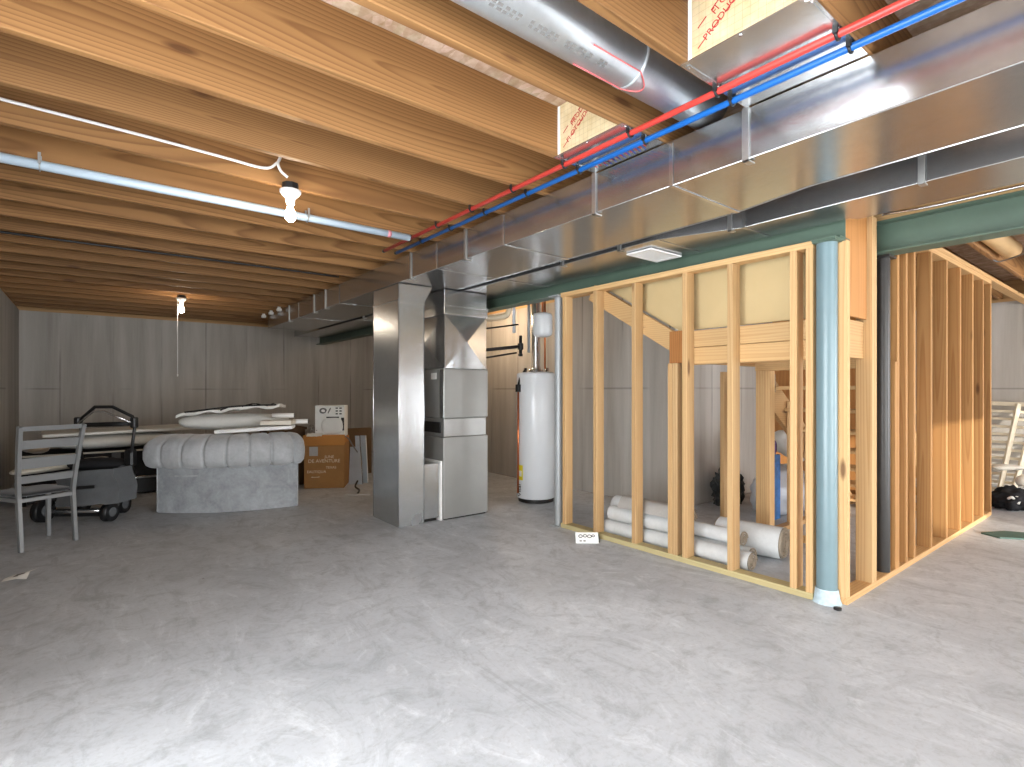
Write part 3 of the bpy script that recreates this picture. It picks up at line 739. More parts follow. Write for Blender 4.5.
# ------------------------------------------------------------------ water heater corner
hx, hy, hr = 3.81, 4.41, .212
t = thing('water_heater', 'white cylinder water heater beside the slim grey column', 'water heater', (hx, hy, 0))
part(MB().lathe([(0, .04), (hr-.012, .04), (hr, .05), (hr, 1.365), (hr-.006, 1.38), (hr-.03, 1.392), (0, 1.40)], (hx, hy, 0), 56), 'tank', WENAM, t)
part(MB().lathe([(hr-.02, 0), (hr-.02, .04)], (hx, hy, 0), 40), 'base_ring', IRON, t)
def onc(a, z, r=hr): return Vector((hx+r*math.cos(a), hy+r*math.sin(a), z))
def patch(a0, a1, z0, z1, mat, name, r=hr+.001):
    rows = [[onc(a0+(a1-a0)*i/8, z, r) for i in range(9)] for z in (z0, z1)]
    part(MB().grid(rows), name, mat, t)
A0 = math.atan2(-hy, -hx)          # side that looks at the room
patch(A0-1.25, A0-.72, .24, .40, YELL, 'energy_label'); patch(A0-1.2, A0-.8, .28, .34, PAPER, 'label_panel', hr+.002)
text('Vital', .075, INK, t, frame(onc(A0-.95, .13, hr+.004), (0, 0, 1), (math.cos(A0-.95+PI/2)*-1, math.sin(A0-.95+PI/2)*-1, 0)))
part(MB().lathe([(.055, 1.39), (.055, 1.43), (.048, 1.46), (.048, 2.30)], (hx, hy, 0), 24).lathe([(.08, 1.398), (.078, 1.42), (.055, 1.425)], (hx, hy, 0), 24), 'flue', CHROME, t)
for dx, dy in ((.11, -.06), (-.10, .06), (.05, .12), (-.1, -.08)):
    part(MB().lathe([(0, 1.44), (.018, 1.44), (.018, 1.39)], (hx+dx, hy+dy, 0), 12), 'fitting', CHROME, t)
part(MB().tube([(hx-.13, hy+.02, 1.43), (hx-.2, hy+.03, 1.33), (hx-.225, hy+.03, 1.25)], .012, 8).box((hx-.25, hy-.0, 1.18), (hx-.21, hy+.05, 1.26), .004), 'relief_valve', IRON, t)
part(MB().tube([(hx-.225, hy+.03, 1.22), (hx-.228, hy+.03, .10)], .011, 10), 'drain_tube', COPPER, t)
part(MB().tube([(hx+.05, hy-.09, 1.43), (hx+.05, hy-.09, 2.30)], .010, 10), 'supply_pipe', COPPER, t)
ex, ey = 3.72, 4.20
t = thing('expansion_tank', 'small white expansion tank hanging above the water heater', 'tank', (ex, ey, 1.8))
part(MB().lathe([(0, 1.755), (.06, 1.757), (.096, 1.775), (.104, 1.80), (.104, 1.97), (.096, 1.995), (.05, 2.012), (0, 2.014)], (ex, ey, 0), 36), 'tank', WENAM, t)
part(MB().tube([(ex, ey, 2.01), (ex, ey, 2.34)], .012, 10), 'pipe', COPPER, t)
def pipe_thing(name, label, cat, pts, r, mat, smooth=True, extra=None):
    o = MB().tube(arc(pts, 5) if smooth else pts, r, 12)
    if extra: extra(o)
    return tag(o.build(name, mat), label, cat)
t = thing('gas_pipe', 'black iron gas pipe with valve beside the flue, running back over the furnace', 'pipe', (3.5, 4.5, 1.7))
part(MB().tube([(3.08, 4.70, 1.60), (3.60, 4.42, 1.665)], .018, 10).tube([(3.60, 4.42, 1.56), (3.60, 4.42, 1.78)], .018, 10).tube([(3.08, 4.79, 1.50), (3.58, 4.46, 1.60)], .010, 8), 'pipe', IRON, t)
part(MB().box((3.575, 4.395, 1.63), (3.625, 4.445, 1.70), .006), 'valve', IRON, t); part(MB().box((3.58, 4.40, 1.56), (3.62, 4.44, 1.59), .006), 'pipe_cap', IRON, t)
part(MB().tube([(3.08, 4.86, 1.90), (3.20, 4.63, 1.64)], .010, 8).tube([(3.24, 4.58, 1.63), (3.24, 4.58, 2.10)], .010, 8).tube([(3.1, 4.74, 1.82), (3.58, 4.43, 1.90)], .008, 8), 'hanger_rod', IRON, t)
pipe_thing('drain_pipe', 'white plastic drain pipe with an elbow under the joists behind the furnace', 'pipe',
           [(3.10, 4.74, 1.94), (3.25, 4.64, 1.955), (3.42, 4.53, 1.975), (3.485, 4.49, 2.02), (3.495, 4.48, 2.14), (3.495, 4.48, 2.34)], .032, mat_plain('ivory_plastic', (226, 208, 178), .4))
pipe_thing('condensate_pipe', 'upright pale plastic pipe between the furnace and the water heater flue', 'pipe', [(3.55, 4.47, 1.81), (3.55, 4.47, 2.34)], .018, PVC, False)
o = MB().tube([(3.665, 4.36, 1.6), (3.665, 4.36, 2.34)], .016, 10).build('vent_riser', GREYP); tag(o, 'grey riser pipe directly behind the expansion tank', 'pipe')

# ------------------------------------------------------------------ carpet rolls on the floor inside the stud wall
def roll(a, b, r, label, spiral=True, group='carpet rolls behind the stud wall', turns=3.2):
    a, b = Vector(a), Vector(b); ax = (b-a).normalized(); x = ax.cross(Vector((0, 0, 1))).normalized(); y = x.cross(ax)
    t = thing('carpet_roll', label, 'carpet roll', (a+b)/2-Vector((0, 0, r)), group)
    N = 24
    rows = []
    for s in range(9):
        c = a+(b-a)*s/8
        rows.append([c+(x*math.cos(2*PI*k/N)+y*math.sin(2*PI*k/N))*r*(1+.03*noise.noise(c*5+Vector((k*.4, 0, 0)))) for k in range(N)])
    part(MB().grid(rows, closed_u=True), 'rolled_carpet', CARPET, t)
    for e, dr in ((a, -ax), (b, ax)):
        # the rolled end: a spiral ridge of pile around a dark core
        pts = [e+dr*.004+(x*math.cos(2*PI*q*turns/60)+y*math.sin(2*PI*q*turns/60))*(r*.95*(1-q/66)) for q in range(60)]
        part(MB().tube(pts, r*.10, 6), 'rolled_edge', CARPILE, t)
        ring = [e-dr*.02+(x*math.cos(2*PI*k/N)+y*math.sin(2*PI*k/N))*r*.97 for k in range(N)]
        m = MB(); vs = [m.bm.verts.new(p) for p in ring]; m.bm.faces.new(vs)
        part(m, 'core', CARPILE, t)
roll((3.43, 1.79, .062), (3.42, 2.22, .062), .062, 'short carpet roll at floor level, its brown coiled end beside the middle stud')
roll((3.565, 1.86, .058), (3.55, 2.60, .058), .055, 'thin carpet roll lying behind the short floor level roll')
roll((3.525, 1.90, .172), (3.525, 2.29, .172), .052, 'thin pale carpet roll resting on top near the large loose roll')
roll((3.41, 2.25, .060), (3.40, 3.03, .060), .058, 'long pale carpet roll on the floor against the bottom plate')
roll((3.54, 2.66, .064), (3.53, 3.10, .064), .060, 'carpet roll on the floor behind the long pale roll')
roll((3.42, 2.30, .180), (3.41, 2.98, .180), .060, 'pale carpet roll resting on the long floor roll')
roll((3.565, 2.34, .212), (3.56, 3.06, .212), .080, 'thick cream carpet roll on top of the stack')
roll((3.83, 1.77, .116), (3.77, 2.22, .116), .113, 'large loosely coiled carpet roll at the open end of the stack', True, turns=4.2)
t = thing('folded_carpet', 'grey folded carpet flap draped on top of the roll stack', 'carpet', (3.45, 2.6, .26))
rows = []
for i in range(13):
    y = 2.25+.62*i/12
    rows.append([Vector((3.345+.19*k/8, y, .298+.035*math.sin(PI*k/8)+.008*noise.noise(Vector((k*.6, y*5, 0)))-.05*(k < 2)*(2-k)/2)) for k in range(9)])
part(MB().grid(rows), 'flap', GREYC if False else mat_fabric('grey_carpet', (178, 176, 172), .08, 60, .5, 0), t)

# ------------------------------------------------------------------ things behind the stairs
o = MB().blob((5.25, 3.0, 0), (.20, .14, .23), .5, 2.6, 4, 3, True, True).build('black_sack', BURLAP); tag(o, 'crumpled black sack on the floor against the concrete wall behind the studs', 'sack')
o = MB().blob((5.35, 2.50, 0), (.40, .22, .27), .22, 2.2, 4, 5).build('white_sack', BAGW); tag(o, 'full white sack standing on the floor behind the stairs', 'sack')
o = MB().cushion((5.62, 2.52, .63), (.42, .2, .24), -.5, .5, 4, .01, seed=4).build('white_pillow', LINEN); 
tag(o, 'white pillow with red edge lying on the white sack', 'pillow')
part(MB().beam((5.45, 2.42, .69), (5.72, 2.36, .79), .03, .03, (0, 0, 1), .006), 'red_edge', PINK, o)
t = thing('blue_carton', 'tall blue printed carton with a purple top beside the white sack behind the stairs', 'carton', (4.82, 2.34, 0))
part(MB().box((4.76, 2.28, .04), (4.88, 2.40, .62), .006), 'carton', BLUEB, t)
part(MB().cushion((4.82, 2.34, .69), (.11, .09, .14), 0, 0, 2.2, .02, seed=8), 'cap', mat_plain('purple_print', (84, 60, 120), .5, 0, .5, 30), t)

t = thing('paper_tag', 'white printed tag on the floor by the foot of the stud wall', 'tag', (3.06, 2.92, 0))
mb = MB(); m = Matrix.Translation((3.06, 2.93, .036)) @ Matrix.Rotation(-YAW+.0, 4, 'Z') @ Matrix.Rotation(math.radians(58), 4, 'X')
mb.box((-.09, -.045, -.012), (.09, .045, .0), .002, m); part(mb, 'card', PAPER, t)
for q, (x, y, s) in enumerate(((-.05, .014, .024), (-.015, .016, .022), (.02, .012, .026), (.05, .016, .018))):
    a = [(m @ Vector((x+s*.6*math.cos(u), y+s*.45*math.sin(u), .001))) for u in [2*PI*i/12 for i in range(12)]]
    part(MB().tube(a, .003, 5, closed=True), 'printed_mark', INK, t)
for xx in (-.05, -.02): part(MB().box((xx-.01, -.028, .0002), (xx+.008, -.020, .0012), 0, m), 'printed_mark', INK, t)
part(MB().box((.055, -.05, -.045), (.10, .04, -.013), .003, m), 'black_backing', BLACK, t)
o = MB().grid([[Vector((-.44, 4.57, .003)), Vector((-.37, 4.55, .012)), Vector((-.32, 4.54, .004))], [Vector((-.43, 4.63, .006)), Vector((-.36, 4.625, .018)), Vector((-.31, 4.64, .022))], [Vector((-.40, 4.69, .002)), Vector((-.33, 4.70, .010)), Vector((-.27, 4.70, .024))]], smooth=False).build('paper_scrap', PAPER); tag(o, 'crumpled white paper scrap on the floor in front of the chair', 'paper')
part(MB().grid([[Vector((-.39, 4.60, .0145)), Vector((-.345, 4.60, .0165))], [Vector((-.37, 4.64, .018)), Vector((-.33, 4.645, .0215))]], smooth=False), 'printed_patch', GREYINK, o)

# ------------------------------------------------------------------ silver dining chair
B0, B1 = Vector((-.405, 5.325, 0)), Vector((-.115, 5.49, 0))
u = (B1-B0).normalized(); v = Vector((-u.y, u.x, 0)); wd = (B1-B0).length+.02
t = thing('dining_chair', 'silver ladder-back chair with a dark seat, its back to the open floor', 'chair', (B0+B1)/2)
def cp(a, b, z): return B0+u*a+v*b+Vector((0, 0, z))
Z_ = Vector((0, 0, 1))
def sx(a, z): return a+(-.045 if a < .1 else .015)*max(0, (z-.40)/.53)
def so_(z): return .035-.115*max(0, (z-.40)/.53)**1.3
for a in (0, wd):
    zz = (0, .40, .56, .75, .93); pts = [cp(sx(a, z), so_(z) if z > .1 else 0, z) for z in zz]
    mb = MB()
    for p, q in zip(pts, pts[1:]): mb.beam(p, q, .026, .036, tuple(v), .002)
    part(mb, 'back_leg', CHAIRM, t)
for a in (0, wd):
    part(MB().beam(cp(a, .36, 0), cp(a, .36, .40), .028, .028, tuple(v), .002), 'front_leg', CHAIRM, t)
for z0, z1 in ((.895, .93), (.76, .825), (.61, .69), (.50, .555)):
    part(MB().prism([cp(sx(0, z0)+.012, so_(z0), z0), cp(sx(wd, z0)-.012, so_(z0), z0), cp(sx(wd, z1)-.012, so_(z1), z1), cp(sx(0, z1)+.012, so_(z1), z1)], v*.016), 'back_slat', CHAIRM, t)
mb = MB().beam(cp(0, .03, .375), cp(wd, .03, .375), .024, .03, (0, 0, 1), .002).beam(cp(0, .36, .375), cp(wd, .36, .375), .024, .03, (0, 0, 1), .002).beam(cp(0, .03, .375), cp(0, .36, .375), .024, .03, (0, 0, 1), .002).beam(cp(wd, .03, .375), cp(wd, .36, .375), .024, .03, (0, 0, 1), .002)
part(mb, 'seat_rail', CHAIRM, t)
c = cp(wd/2, .215, .413)
part(MB().cushion(c, (wd+.03, .36, .045), math.atan2(u.y, u.x), 0, 6, .003), 'seat', mat_fabric('dark_seat', (46, 46, 48), .1), t)

# ------------------------------------------------------------------ black folding stroller
c0 = Vector((-.08, 6.28, 0)); su = Vector((RT.x, RT.y, 0)); sv = Vector((FW.x, FW.y, 0))
t = thing('stroller', 'black folded stroller with a hooped handle and grey basket, behind the silver chair', 'stroller', c0)
def sp(a, b, z): return c0+su*a+sv*b+Vector((0, 0, z))
part(MB().tube([sp(-.16, .28, .36), sp(-.15, .20, .60), sp(-.03, .05, .89)], .014, 10).tube([sp(.30, .28, .36), sp(.335, .18, .55), sp(.47, .05, .89)], .014, 10), 'upright_frame', BLACK, t)
part(MB().tube([sp(-.04, .05, .885), sp(-.0, .03, .945), sp(.14, .0, 1.045), sp(.30, .0, 1.045), sp(.46, .03, .955), sp(.485, .05, .885)], .015, 10), 'handle_hoop', BLACK, t)
part(MB().tube([sp(.0, -.02, .895), sp(.17, -.06, 1.005), sp(.27, -.06, 1.005), sp(.48, -.02, .905)], .008, 10), 'chrome_hoop', CHROME, t)
part(MB().tube([sp(-.05, .02, .885), sp(.48, .02, .90)], .012, 10).tube([sp(.03, .04, .875), sp(.42, .04, .885)], .018, 10), 'crossbar', BLACK, t)
for a in (-.04, .475): part(MB().box((-.025, -.03, -.05), (.025, .03, .05), .01, Matrix.Translation(sp(a, .03, .90)) @ Matrix.Rotation(-YAW, 4, 'Z')), 'hinge_joint', BLACK, t)
part(MB().box((-.04, -.04, -.08), (.04, .04, .08), .015, Matrix.Translation(sp(.335, .18, .56)) @ Matrix.Rotation(-YAW, 4, 'Z')), 'fold_latch', BLACK, t)
rows = []
for j in range(9):
    rows.append([sp(-.16+.52*i/10+(.045*(1-j/8) if i == 10 else 0), -.06-.05*math.sin(PI*i/10)-.02*math.cos(j*.9), .15+.31*j/8+.03*(i/10)+.014*noise.noise(Vector((i*.7, j*.7, 1)))) for i in range(11)])
bk = MB().grid(rows)
rows2 = [[p+sv*.24 for p in r] for r in rows]; bk.grid(rows2); bk.grid([rows[0], rows2[0]]); bk.grid([[r[0] for r in rows], [r[0] for r in rows2]]); bk.grid([[r[-1] for r in rows], [r[-1] for r in rows2]])
part(bk, 'basket', GREYC, t)
part(MB().box((-.09, -.004, -.014), (.09, .004, .014), .003, Matrix.Translation(sp(.14, -.122, .33)) @ Matrix.Rotation(-YAW+.05, 4, 'Z') @ Matrix.Rotation(-.07, 4, 'Y')), 'handle_strap', BLACK, t)
for a, b, r in ((-.30, -.04, .105), (.27, .0, .085), (-.26, .34, .10), (.14, .34, .085)):
    cc = sp(a, b, r)
    wl = part(MB().tube([cc-su*.03, cc+su*.03], r, 24), 'wheel', BLACK, t)
    part(MB().tube([cc-su*.034, cc+su*.034], r*.5, 18), 'hub', GREYC, wl)
part(MB().tube([sp(-.26, -.04, .09), sp(.24, .0, .10)], .018, 10), 'axle', CHROME, t)
part(MB().tube([sp(-.24, -.02, .11), sp(-.20, .15, .30), sp(-.16, .30, .40)], .013, 8).tube([sp(.26, .0, .10), sp(.29, .15, .34), sp(.30, .30, .40)], .013, 8), 'lower_frame', BLACK, t)
part(MB().box((-.27, -.02, -.03), (.24, .06, .03), .01, Matrix.Translation(sp(0, .02, .07)) @ Matrix.Rotation(-YAW, 4, 'Z')), 'footrest', BLACK, t)
part(MB().cushion(sp(.02, .20, .50), (.5, .3, .10), -YAW, 0, 3, .02, seed=2), 'folded_canopy', DARK, t)

# ------------------------------------------------------------------ dark sofa with wrapped things on it, against the side wall
c0 = Vector((.48, 7.45, 0)); a_ = math.radians(4); eu = Vector((math.cos(a_), math.sin(a_), 0)); ev = Vector((-eu.y, eu.x, 0))
def dp(a, b, z): return c0+eu*a+ev*b+Vector((0, 0, z))
t = thing('dark_sofa', 'dark upholstered sofa with pale piping, behind the stroller and the tufted grey sofa', 'sofa', c0)
def lbox(a0, b0, z0, a1, b1, z1, bev=.01):
    m = Matrix((eu, ev, Vector((0, 0, 1)))).transposed().to_4x4(); m.translation = c0
    return MB().box((a0, b0, z0), (a1, b1, z1), bev, m, 2)
part(lbox(-1.05, 0, .20, 1.05, .80, .52, .03), 'body', DARK, t)
part(lbox(-1.0, .05, .015, 1.0, .78, .195, .01), 'under_shadow', BLACK, t)  # black box standing in for the shadow below the sofa
part(MB().tube([dp(-1.04, -.006, .205), dp(1.04, -.006, .205)], .016, 8), 'lower_rail', CHROME, t)
part(MB().tube([dp(-1.04, -.006, .515), dp(1.04, -.006, .515)], .010, 8), 'piping', CREAM, t)
part(lbox(-.30, -.012, .22, -.22, .0, .51, .003), 'webbing_strap', GREYC, t)
for a, b in ((-1.02, .03), (1.02, .03), (-1.02, .79), (1.02, .79)): part(MB().tube([dp(a, b, 0), dp(a, b, .2)], .018, 8), 'leg', IRON, t)
o = MB().cushion(dp(-.2, .4, .615), (1.2, .78, .15), a_, 0, 5, .02, seed=11).build('wrapped_mattress', LINEN); tag(o, 'pale rolled bedding lying on the dark sofa', 'bedding')
o = MB().cushion(dp(-.925, .2, .60), (.22, .36, .13), a_+.15, .0, 3, .02, seed=13).build('tan_cushion', mat_fabric('tan_cloth', (150, 128, 104), .12)); tag(o, 'small tan cushion beside the end of the pale bedding', 'cushion')
o = MB().box((-1.0, -.36, 0), (1.1, .36, .035), .006, Matrix.Translation(dp(.12, .42, .715)) @ Matrix.Rotation(a_, 4, 'Z') @ Matrix.Rotation(-.018, 4, 'Y')).build('white_board', mat_plain('off_white_board', (218, 216, 208), .5, 0, .03, 5)); tag(o, 'long off-white board laid flat across the bedding on the dark sofa', 'board')
o = MB().cushion((-.22, 6.75, .47), (.75, .22, .07), .12, -.10, 4, .012, seed=17).build('cream_mat', CREAM); tag(o, 'rolled cream mat poking out behind the chair slats', 'mat')

# ------------------------------------------------------------------ grey tufted sofa end
PA, PM, PB = Vector((.505, 6.235, 0)), Vector((1.03, 5.835, 0)), Vector((1.685, 5.715, 0))
def sarc(s):                                    # quadratic through three points
    c = PM*2-(PA+PB)*.5
    return PA*(1-s)**2+c*2*s*(1-s)+PB*s*s
def stan(s):
    c = PM*2-(PA+PB)*.5
    return ((c-PA)*2*(1-s)+(PB-c)*2*s).normalized()
def snor(s): q = stan(s); return Vector((q.y, -q.x, 0))    # toward the camera
t = thing('tufted_sofa', 'grey velvet sofa section with a channel-tufted roll above a plain flat panel', 'sofa', PM)
N = 40
rows = []
for i in range(N+1):
    s = i/N; p = sarc(s); n = snor(s)
    rows.append([p+Vector((0, 0, .004)), p+Vector((0, 0, .47)), p-n*.62+Vector((0, 0, .47)), p-n*.62+Vector((0, 0, .004))])
part(MB().grid(rows, closed_u=True, caps=True, smooth=False), 'base_panel', VELV2, t)
pf = [(-.02, .455), (.05, .452), (.095, .475), (.118, .53), (.118, .60), (.10, .66), (.06, .705), (0, .735), (-.08, .75), (-.2, .75), (-.34, .73), (-.42, .68), (-.44, .58), (-.42, .47)]
rows = []
M_ = 128
for i in range(M_+1):
    s = -.055+1.085*i/M_; p = sarc(s); n = snor(s)
    q = (s*7.0+.35) % 1.0; d = min(q, 1-q)
    g = math.exp(-(d/.045)**2); puff = math.sin(PI*q)**.5 if 0 < q < 1 else 0
    e = min(1, max(0, min((s+.055)/.05, (1.03-s)/.05))); e = math.sqrt(1-(1-e)**2)
    row = []
    for j, (o_, z) in enumerate(pf):
        cz = .60; k = (1+.06*puff-.17*g)*(.55+.45*e)
        wv = .012*noise.noise(Vector((s*9, j*.5, 3)))+.006*noise.noise(Vector((s*30, j*.9, 7)))
        row.append(p+n*(o_*k+wv if o_ > -.1 else o_)+Vector((0, 0, cz+(z-cz)*k+wv*.5)))
    rows.append(row)
part(MB().grid(rows, closed_u=True, caps=True), 'tufted_roll', VELVET, t)
part(MB().tube([sarc(s)+snor(s)*.006+Vector((0, 0, .455)) for s in [i/24 for i in range(25)]], .008, 6), 'welt', VELV2, t)
part(MB().tube([sarc(.995)+snor(.995)*.004+Vector((0, 0, .01)), sarc(.995)+snor(.995)*.004+Vector((0, 0, .45))], .006, 6).tube([sarc(.005)+snor(.005)*.004+Vector((0, 0, .01)), sarc(.005)+snor(.005)*.004+Vector((0, 0, .45))], .006, 6), 'edge_welt', VELVET, t)
part(MB().grid([[sarc(.14+.17*i/10)+snor(.2)*(.004+.012*math.sin(PI*i/10))+Vector((0, 0, .365+.004*i/10+dz)) for i in range(11)] for dz in (-.008, 0, .008)]), 'fabric_crease', VELVET, t)
# things piled on the roll
o = MB().cushion((1.24, 6.42, .862), (1.08, .40, .165), -.42, 0, 3.4, .015, seed=21).build('white_pillow', LINEN); tag(o, 'long plump white pillow lying on the tufted grey sofa', 'pillow')
o = MB().box((-.36, -.12, 0), (.36, .12, .035), .004, Matrix.Translation((1.33, 5.92, .785)) @ Matrix.Rotation(-.40, 4, 'Z') @ Matrix.Rotation(-.05, 4, 'Y')).build('foam_board', WHITE); tag(o, 'flat white foam board in front of the white pillow on the tufted sofa', 'board')
o = MB().box((-.14, -.1, 0), (.16, .1, .045), .004, Matrix.Translation((1.52, 5.87, .842)) @ Matrix.Rotation(-.5, 4, 'Z')).build('cream_slab', mat_plain('cream_board', (224, 218, 204), .6)); tag(o, 'short cream slab stacked on the flat white foam board', 'board')
t = thing('folded_blanket', 'white blanket with black stripes folded on top of the pillow pile', 'blanket', (1.2, 6.5, .9))
rows = []
def bl(i, j):
    x = -.55+1.0*i/24; y = -.2+.4*j/8
    z = .987+.075*(i/24)-.02-.03*max(0, 1-i/7)**2+.012*math.sin(i*1.1+j*.5)+.02*math.exp(-((i-16)/3)**2)
    R = Matrix.Rotation(-.40, 3, 'Z'); q = R @ Vector((x, y, 0)); return Vector((1.27+q.x, 6.44+q.y, z))
rows = [[bl(i, j) for j in range(9)] for i in range(25)]
low = [[p-Vector((0, 0, .03)) for p in r] for r in rows]
mb = MB().grid(rows).grid(low).grid([[r[0] for r in rows], [r[0] for r in low]]).grid([[r[-1] for r in rows], [r[-1] for r in low]]).grid([rows[-1], low[-1]]).grid([rows[0], low[0]])
part(mb, 'cloth', LINEN, t)
for pts in ([(10, 0), (12, 1), (13, 3), (12, 5)], [(15, 0), (17, 2), (18, 5), (17, 8)], [(19, 0), (18, 2), (20, 4), (21, 8)], [(2, 0), (8, 0), (14, 0), (23, 0)]):
    part(MB().tube([p+Vector((0, 0, .002))-FW*.004 for p in arc([bl(*q) for q in pts], 5)], .009, 6), 'black_stripe', INK, t)
for dx, dz, L in ((.50, .90, .20), (.64, .835, .14)):
    o = MB().tube([(1.24+dx*.92-L, 6.10-dx*.38+L*.4, dz+.03), (1.24+dx*.92, 6.10-dx*.38, dz+.03)], .026, 12).build('white_tube', WHITE)
    tag(o, 'white rolled tube beside the striped blanket, ' + ('upper of two' if dx < .6 else 'lower of two, with a dark end'), 'tube', 'white tubes on the pillow pile')
    part(MB().tube([(1.24+dx*.92, 6.10-dx*.38, dz+.03), (1.245+dx*.92, 6.098-dx*.38, dz+.03)], .022, 12), 'dark_end', INK, o)

# ------------------------------------------------------------------ boxes by the return duct
cb = Vector((2.235, 6.535, 0)); ba = math.atan2(-.225, .40); bu = Vector((math.cos(ba), math.sin(ba), 0)); bv = Vector((-bu.y, bu.x, 0))
def bp(a, b, z): return cb+bu*a+bv*b+Vector((0, 0, z))
def bbox(a0, b0, z0, a1, b1, z1, bev=.004):
    m = Matrix((bu, bv, Vector((0, 0, 1)))).transposed().to_4x4(); m.translation = cb
    return MB().box((a0, b0, z0), (a1, b1, z1), bev, m)
t = thing('cardboard_box', 'brown cardboard box with pale lettering and an orange-brown flap, beside the tufted sofa', 'box', cb)
part(bbox(-.235, 0, .003, .235, .42, .545), 'carton', CARD, t)
part(bbox(-.243, -.012, .525, .243, .0, .655, .003), 'front_flap', CARD2, t)
part(bbox(-.235, .0, .546, .235, .42, .62, .004), 'top_flaps', CARD2, t)
fr = lambda a, z: frame(bp(a, -.002, z), bu, (0, 0, 1))
text('JUNE', .05, WINK, t, fr(.06, .385)); text('DE AVENTURE', .058, WINK, t, fr(.0, .335)); text('TEXAS', .042, WINK, t, fr(.08, .255)); text('EAUTIQUA', .045, WINK, t, fr(-.09, .205))
part(bbox(-.175, -.003, .40, -.075, -.0005, .51, .0005), 'shipping_label', mat_plain('grey_label', (176, 174, 170), .6, 0, .1, 60), t)
part(MB().box((-.045, -.002, -.032), (.045, .002, .032), .0005, frame(bp(-.10, -.002, .145), bu, (-.2*bu.x, -.2*bu.y, 1))), 'handling_mark', WINK, t)
part(MB().box((-.03, -.0025, -.022), (.03, .0025, .022), .0005, frame(bp(-.10, -.003, .145), bu, (-.2*bu.x, -.2*bu.y, 1))), 'handling_mark_panel', CARD, t)
t = thing('white_carton', 'white printed appliance carton standing on the brown cardboard box', 'box', bp(.06, .2, .66))
part(bbox(-.125, .08, .622, .225, .36, 1.01, .004), 'carton', PAPER, t)
part(MB().tube([bp(-.03+.042*math.cos(q_)*(1-i_/90), .079, .945+.034*math.sin(q_)*(1-i_/90)) for i_, q_ in enumerate([2*PI*k_/14 for k_ in range(40)])], .005, 5), 'printed_swirl', GREYINK, t)
part(MB().tube(arc([bp(.03, .079, .915), bp(.045, .079, .95), bp(.06, .079, .98)]), .007, 5), 'printed_swirl', GREYINK, t)
for i in range(3):
    for j in range(2): part(bbox(.12+.045*j, .0775, .90+.035*i, .148+.045*j, .0795, .915+.035*i, 0), 'printed_mark', INK, t)
part(bbox(.01, .0775, .855, .16, .0795, .872, 0), 'printed_mark', INK, t)
part(bbox(.185, .0775, .70, .222, .0795, .86, 0), 'printed_mark', INK, t)
part(bbox(-.11, .0775, .70, -.10, .0795, .71, 0).box((0, 0, 0), (.0001, .0001, .0001), 0, Matrix.Translation(bp(0, .0785, .9))), 'printed_mark', GREYINK, t)
part(MB().cushion(bp(.08, .07, .76), (.26, .03, .20), ba, 0, 3, .008, seed=31), 'plastic_bag', LINEN, t)
o = MB().blob(bp(-.185, .14, .622), (.055, .06, .085), .5, 3, 3, 9, True, True).build('crumpled_bundle', mat_fabric('taupe_cloth', (140, 130, 118), .25)); tag(o, 'small crumpled taupe bundle on the cardboard box beside the white carton', 'bundle')
o = MB().grid([[bp(-.20+.03*i, -.05+.045*j, .672+.008*noise.noise(Vector((i*1.3, j, 5)))-(.03 if j == 0 else 0)) for i in range(7)] for j in range(3)]).build('paper_sheet', PAPER); tag(o, 'loose white paper drooping over the edge of the cardboard box', 'paper')
o = MB().box((2.36, 7.35, 0), (3.2, 7.42, .66), .004).build('flat_carton', BROWN); tag(o, 'wide dark brown flattened carton standing behind the cardboard box', 'box')
o = MB().box((1.70, 7.0, 0), (2.15, 7.4, .70), .006).box((1.68, 6.98, .70), (2.17, 7.42, .73), .004).build('brown_chest', BROWN); tag(o, 'low dark brown chest between the tufted sofa and the cardboard box', 'chest')
OFF = mat_plain('zinc_sheet', (176, 188, 200), .35, .35, .10, 6)
# leaning sheet metal offcuts
for i, (x0, x1, h, ln, lab) in enumerate(((-.07, .11, .46, .16, 'shortest bluish sheet metal offcut leaning in front of the others'), (.02, .085, .60, .17, 'tall narrow sheet metal offcut in the middle of the leaning three'), (.075, .15, .60, .17, 'tall sheet metal offcut nearest the return duct'))):
    base = Vector((2.64, 6.60, 0)); dirv = Vector((RT.x, RT.y, 0)); bk_ = Vector((FW.x, FW.y, 0))
    p0 = base+dirv*x0+bk_*(.05*i); p1 = base+dirv*x1+bk_*(.05*i)
    sk = dirv*-.075; tp = bk_*ln+Vector((0, 0, h))
    t = thing('sheet_metal_offcut', lab, 'sheet metal', (p0+p1)/2, 'sheet metal offcuts')
    part(MB().prism([p0, p1, p1+sk+tp, p0+sk*(.4 if i == 0 else 1)+tp], -bk_*.006), 'sheet', OFF, t)
    part(MB().tube([p1-bk_*.008+Vector((0, 0, .006)), p1+sk+tp-bk_*.008], .006, 6), 'folded_edge', WHITE if i == 2 else GAL2, t)
o = MB().tube(arc([bp(.23, .02, .64), bp(.29, .0, .60), bp(.34, -.02, .52), bp(.40, -.04, .44)]), .008, 8).build('grey_rod', GREYINK); tag(o, 'thin bent grey rod reaching from the box to the sheet metal', 'rod')
t = thing('hand_tool', 'small tool with a twisted dark handle lying on the floor near the return duct', 'tool', (2.28, 5.52, 0))
q0 = Vector((2.46, 6.05, .0))
part(MB().tube(arc([q0+Vector((.10, .25, .09)), q0+Vector((.02, .12, .05)), q0+Vector((.01, -.02, .03)), q0+Vector((-.06, -.15, .015))]), .011, 6), 'handle', IRON, t)
part(MB().box((-.14, -.018, .0), (.14, .018, .016), .004, Matrix.Translation(q0+Vector((-.07, -.17, .001))) @ Matrix.Rotation(-YAW+.1, 4, 'Z')), 'blade', STRAP, t)

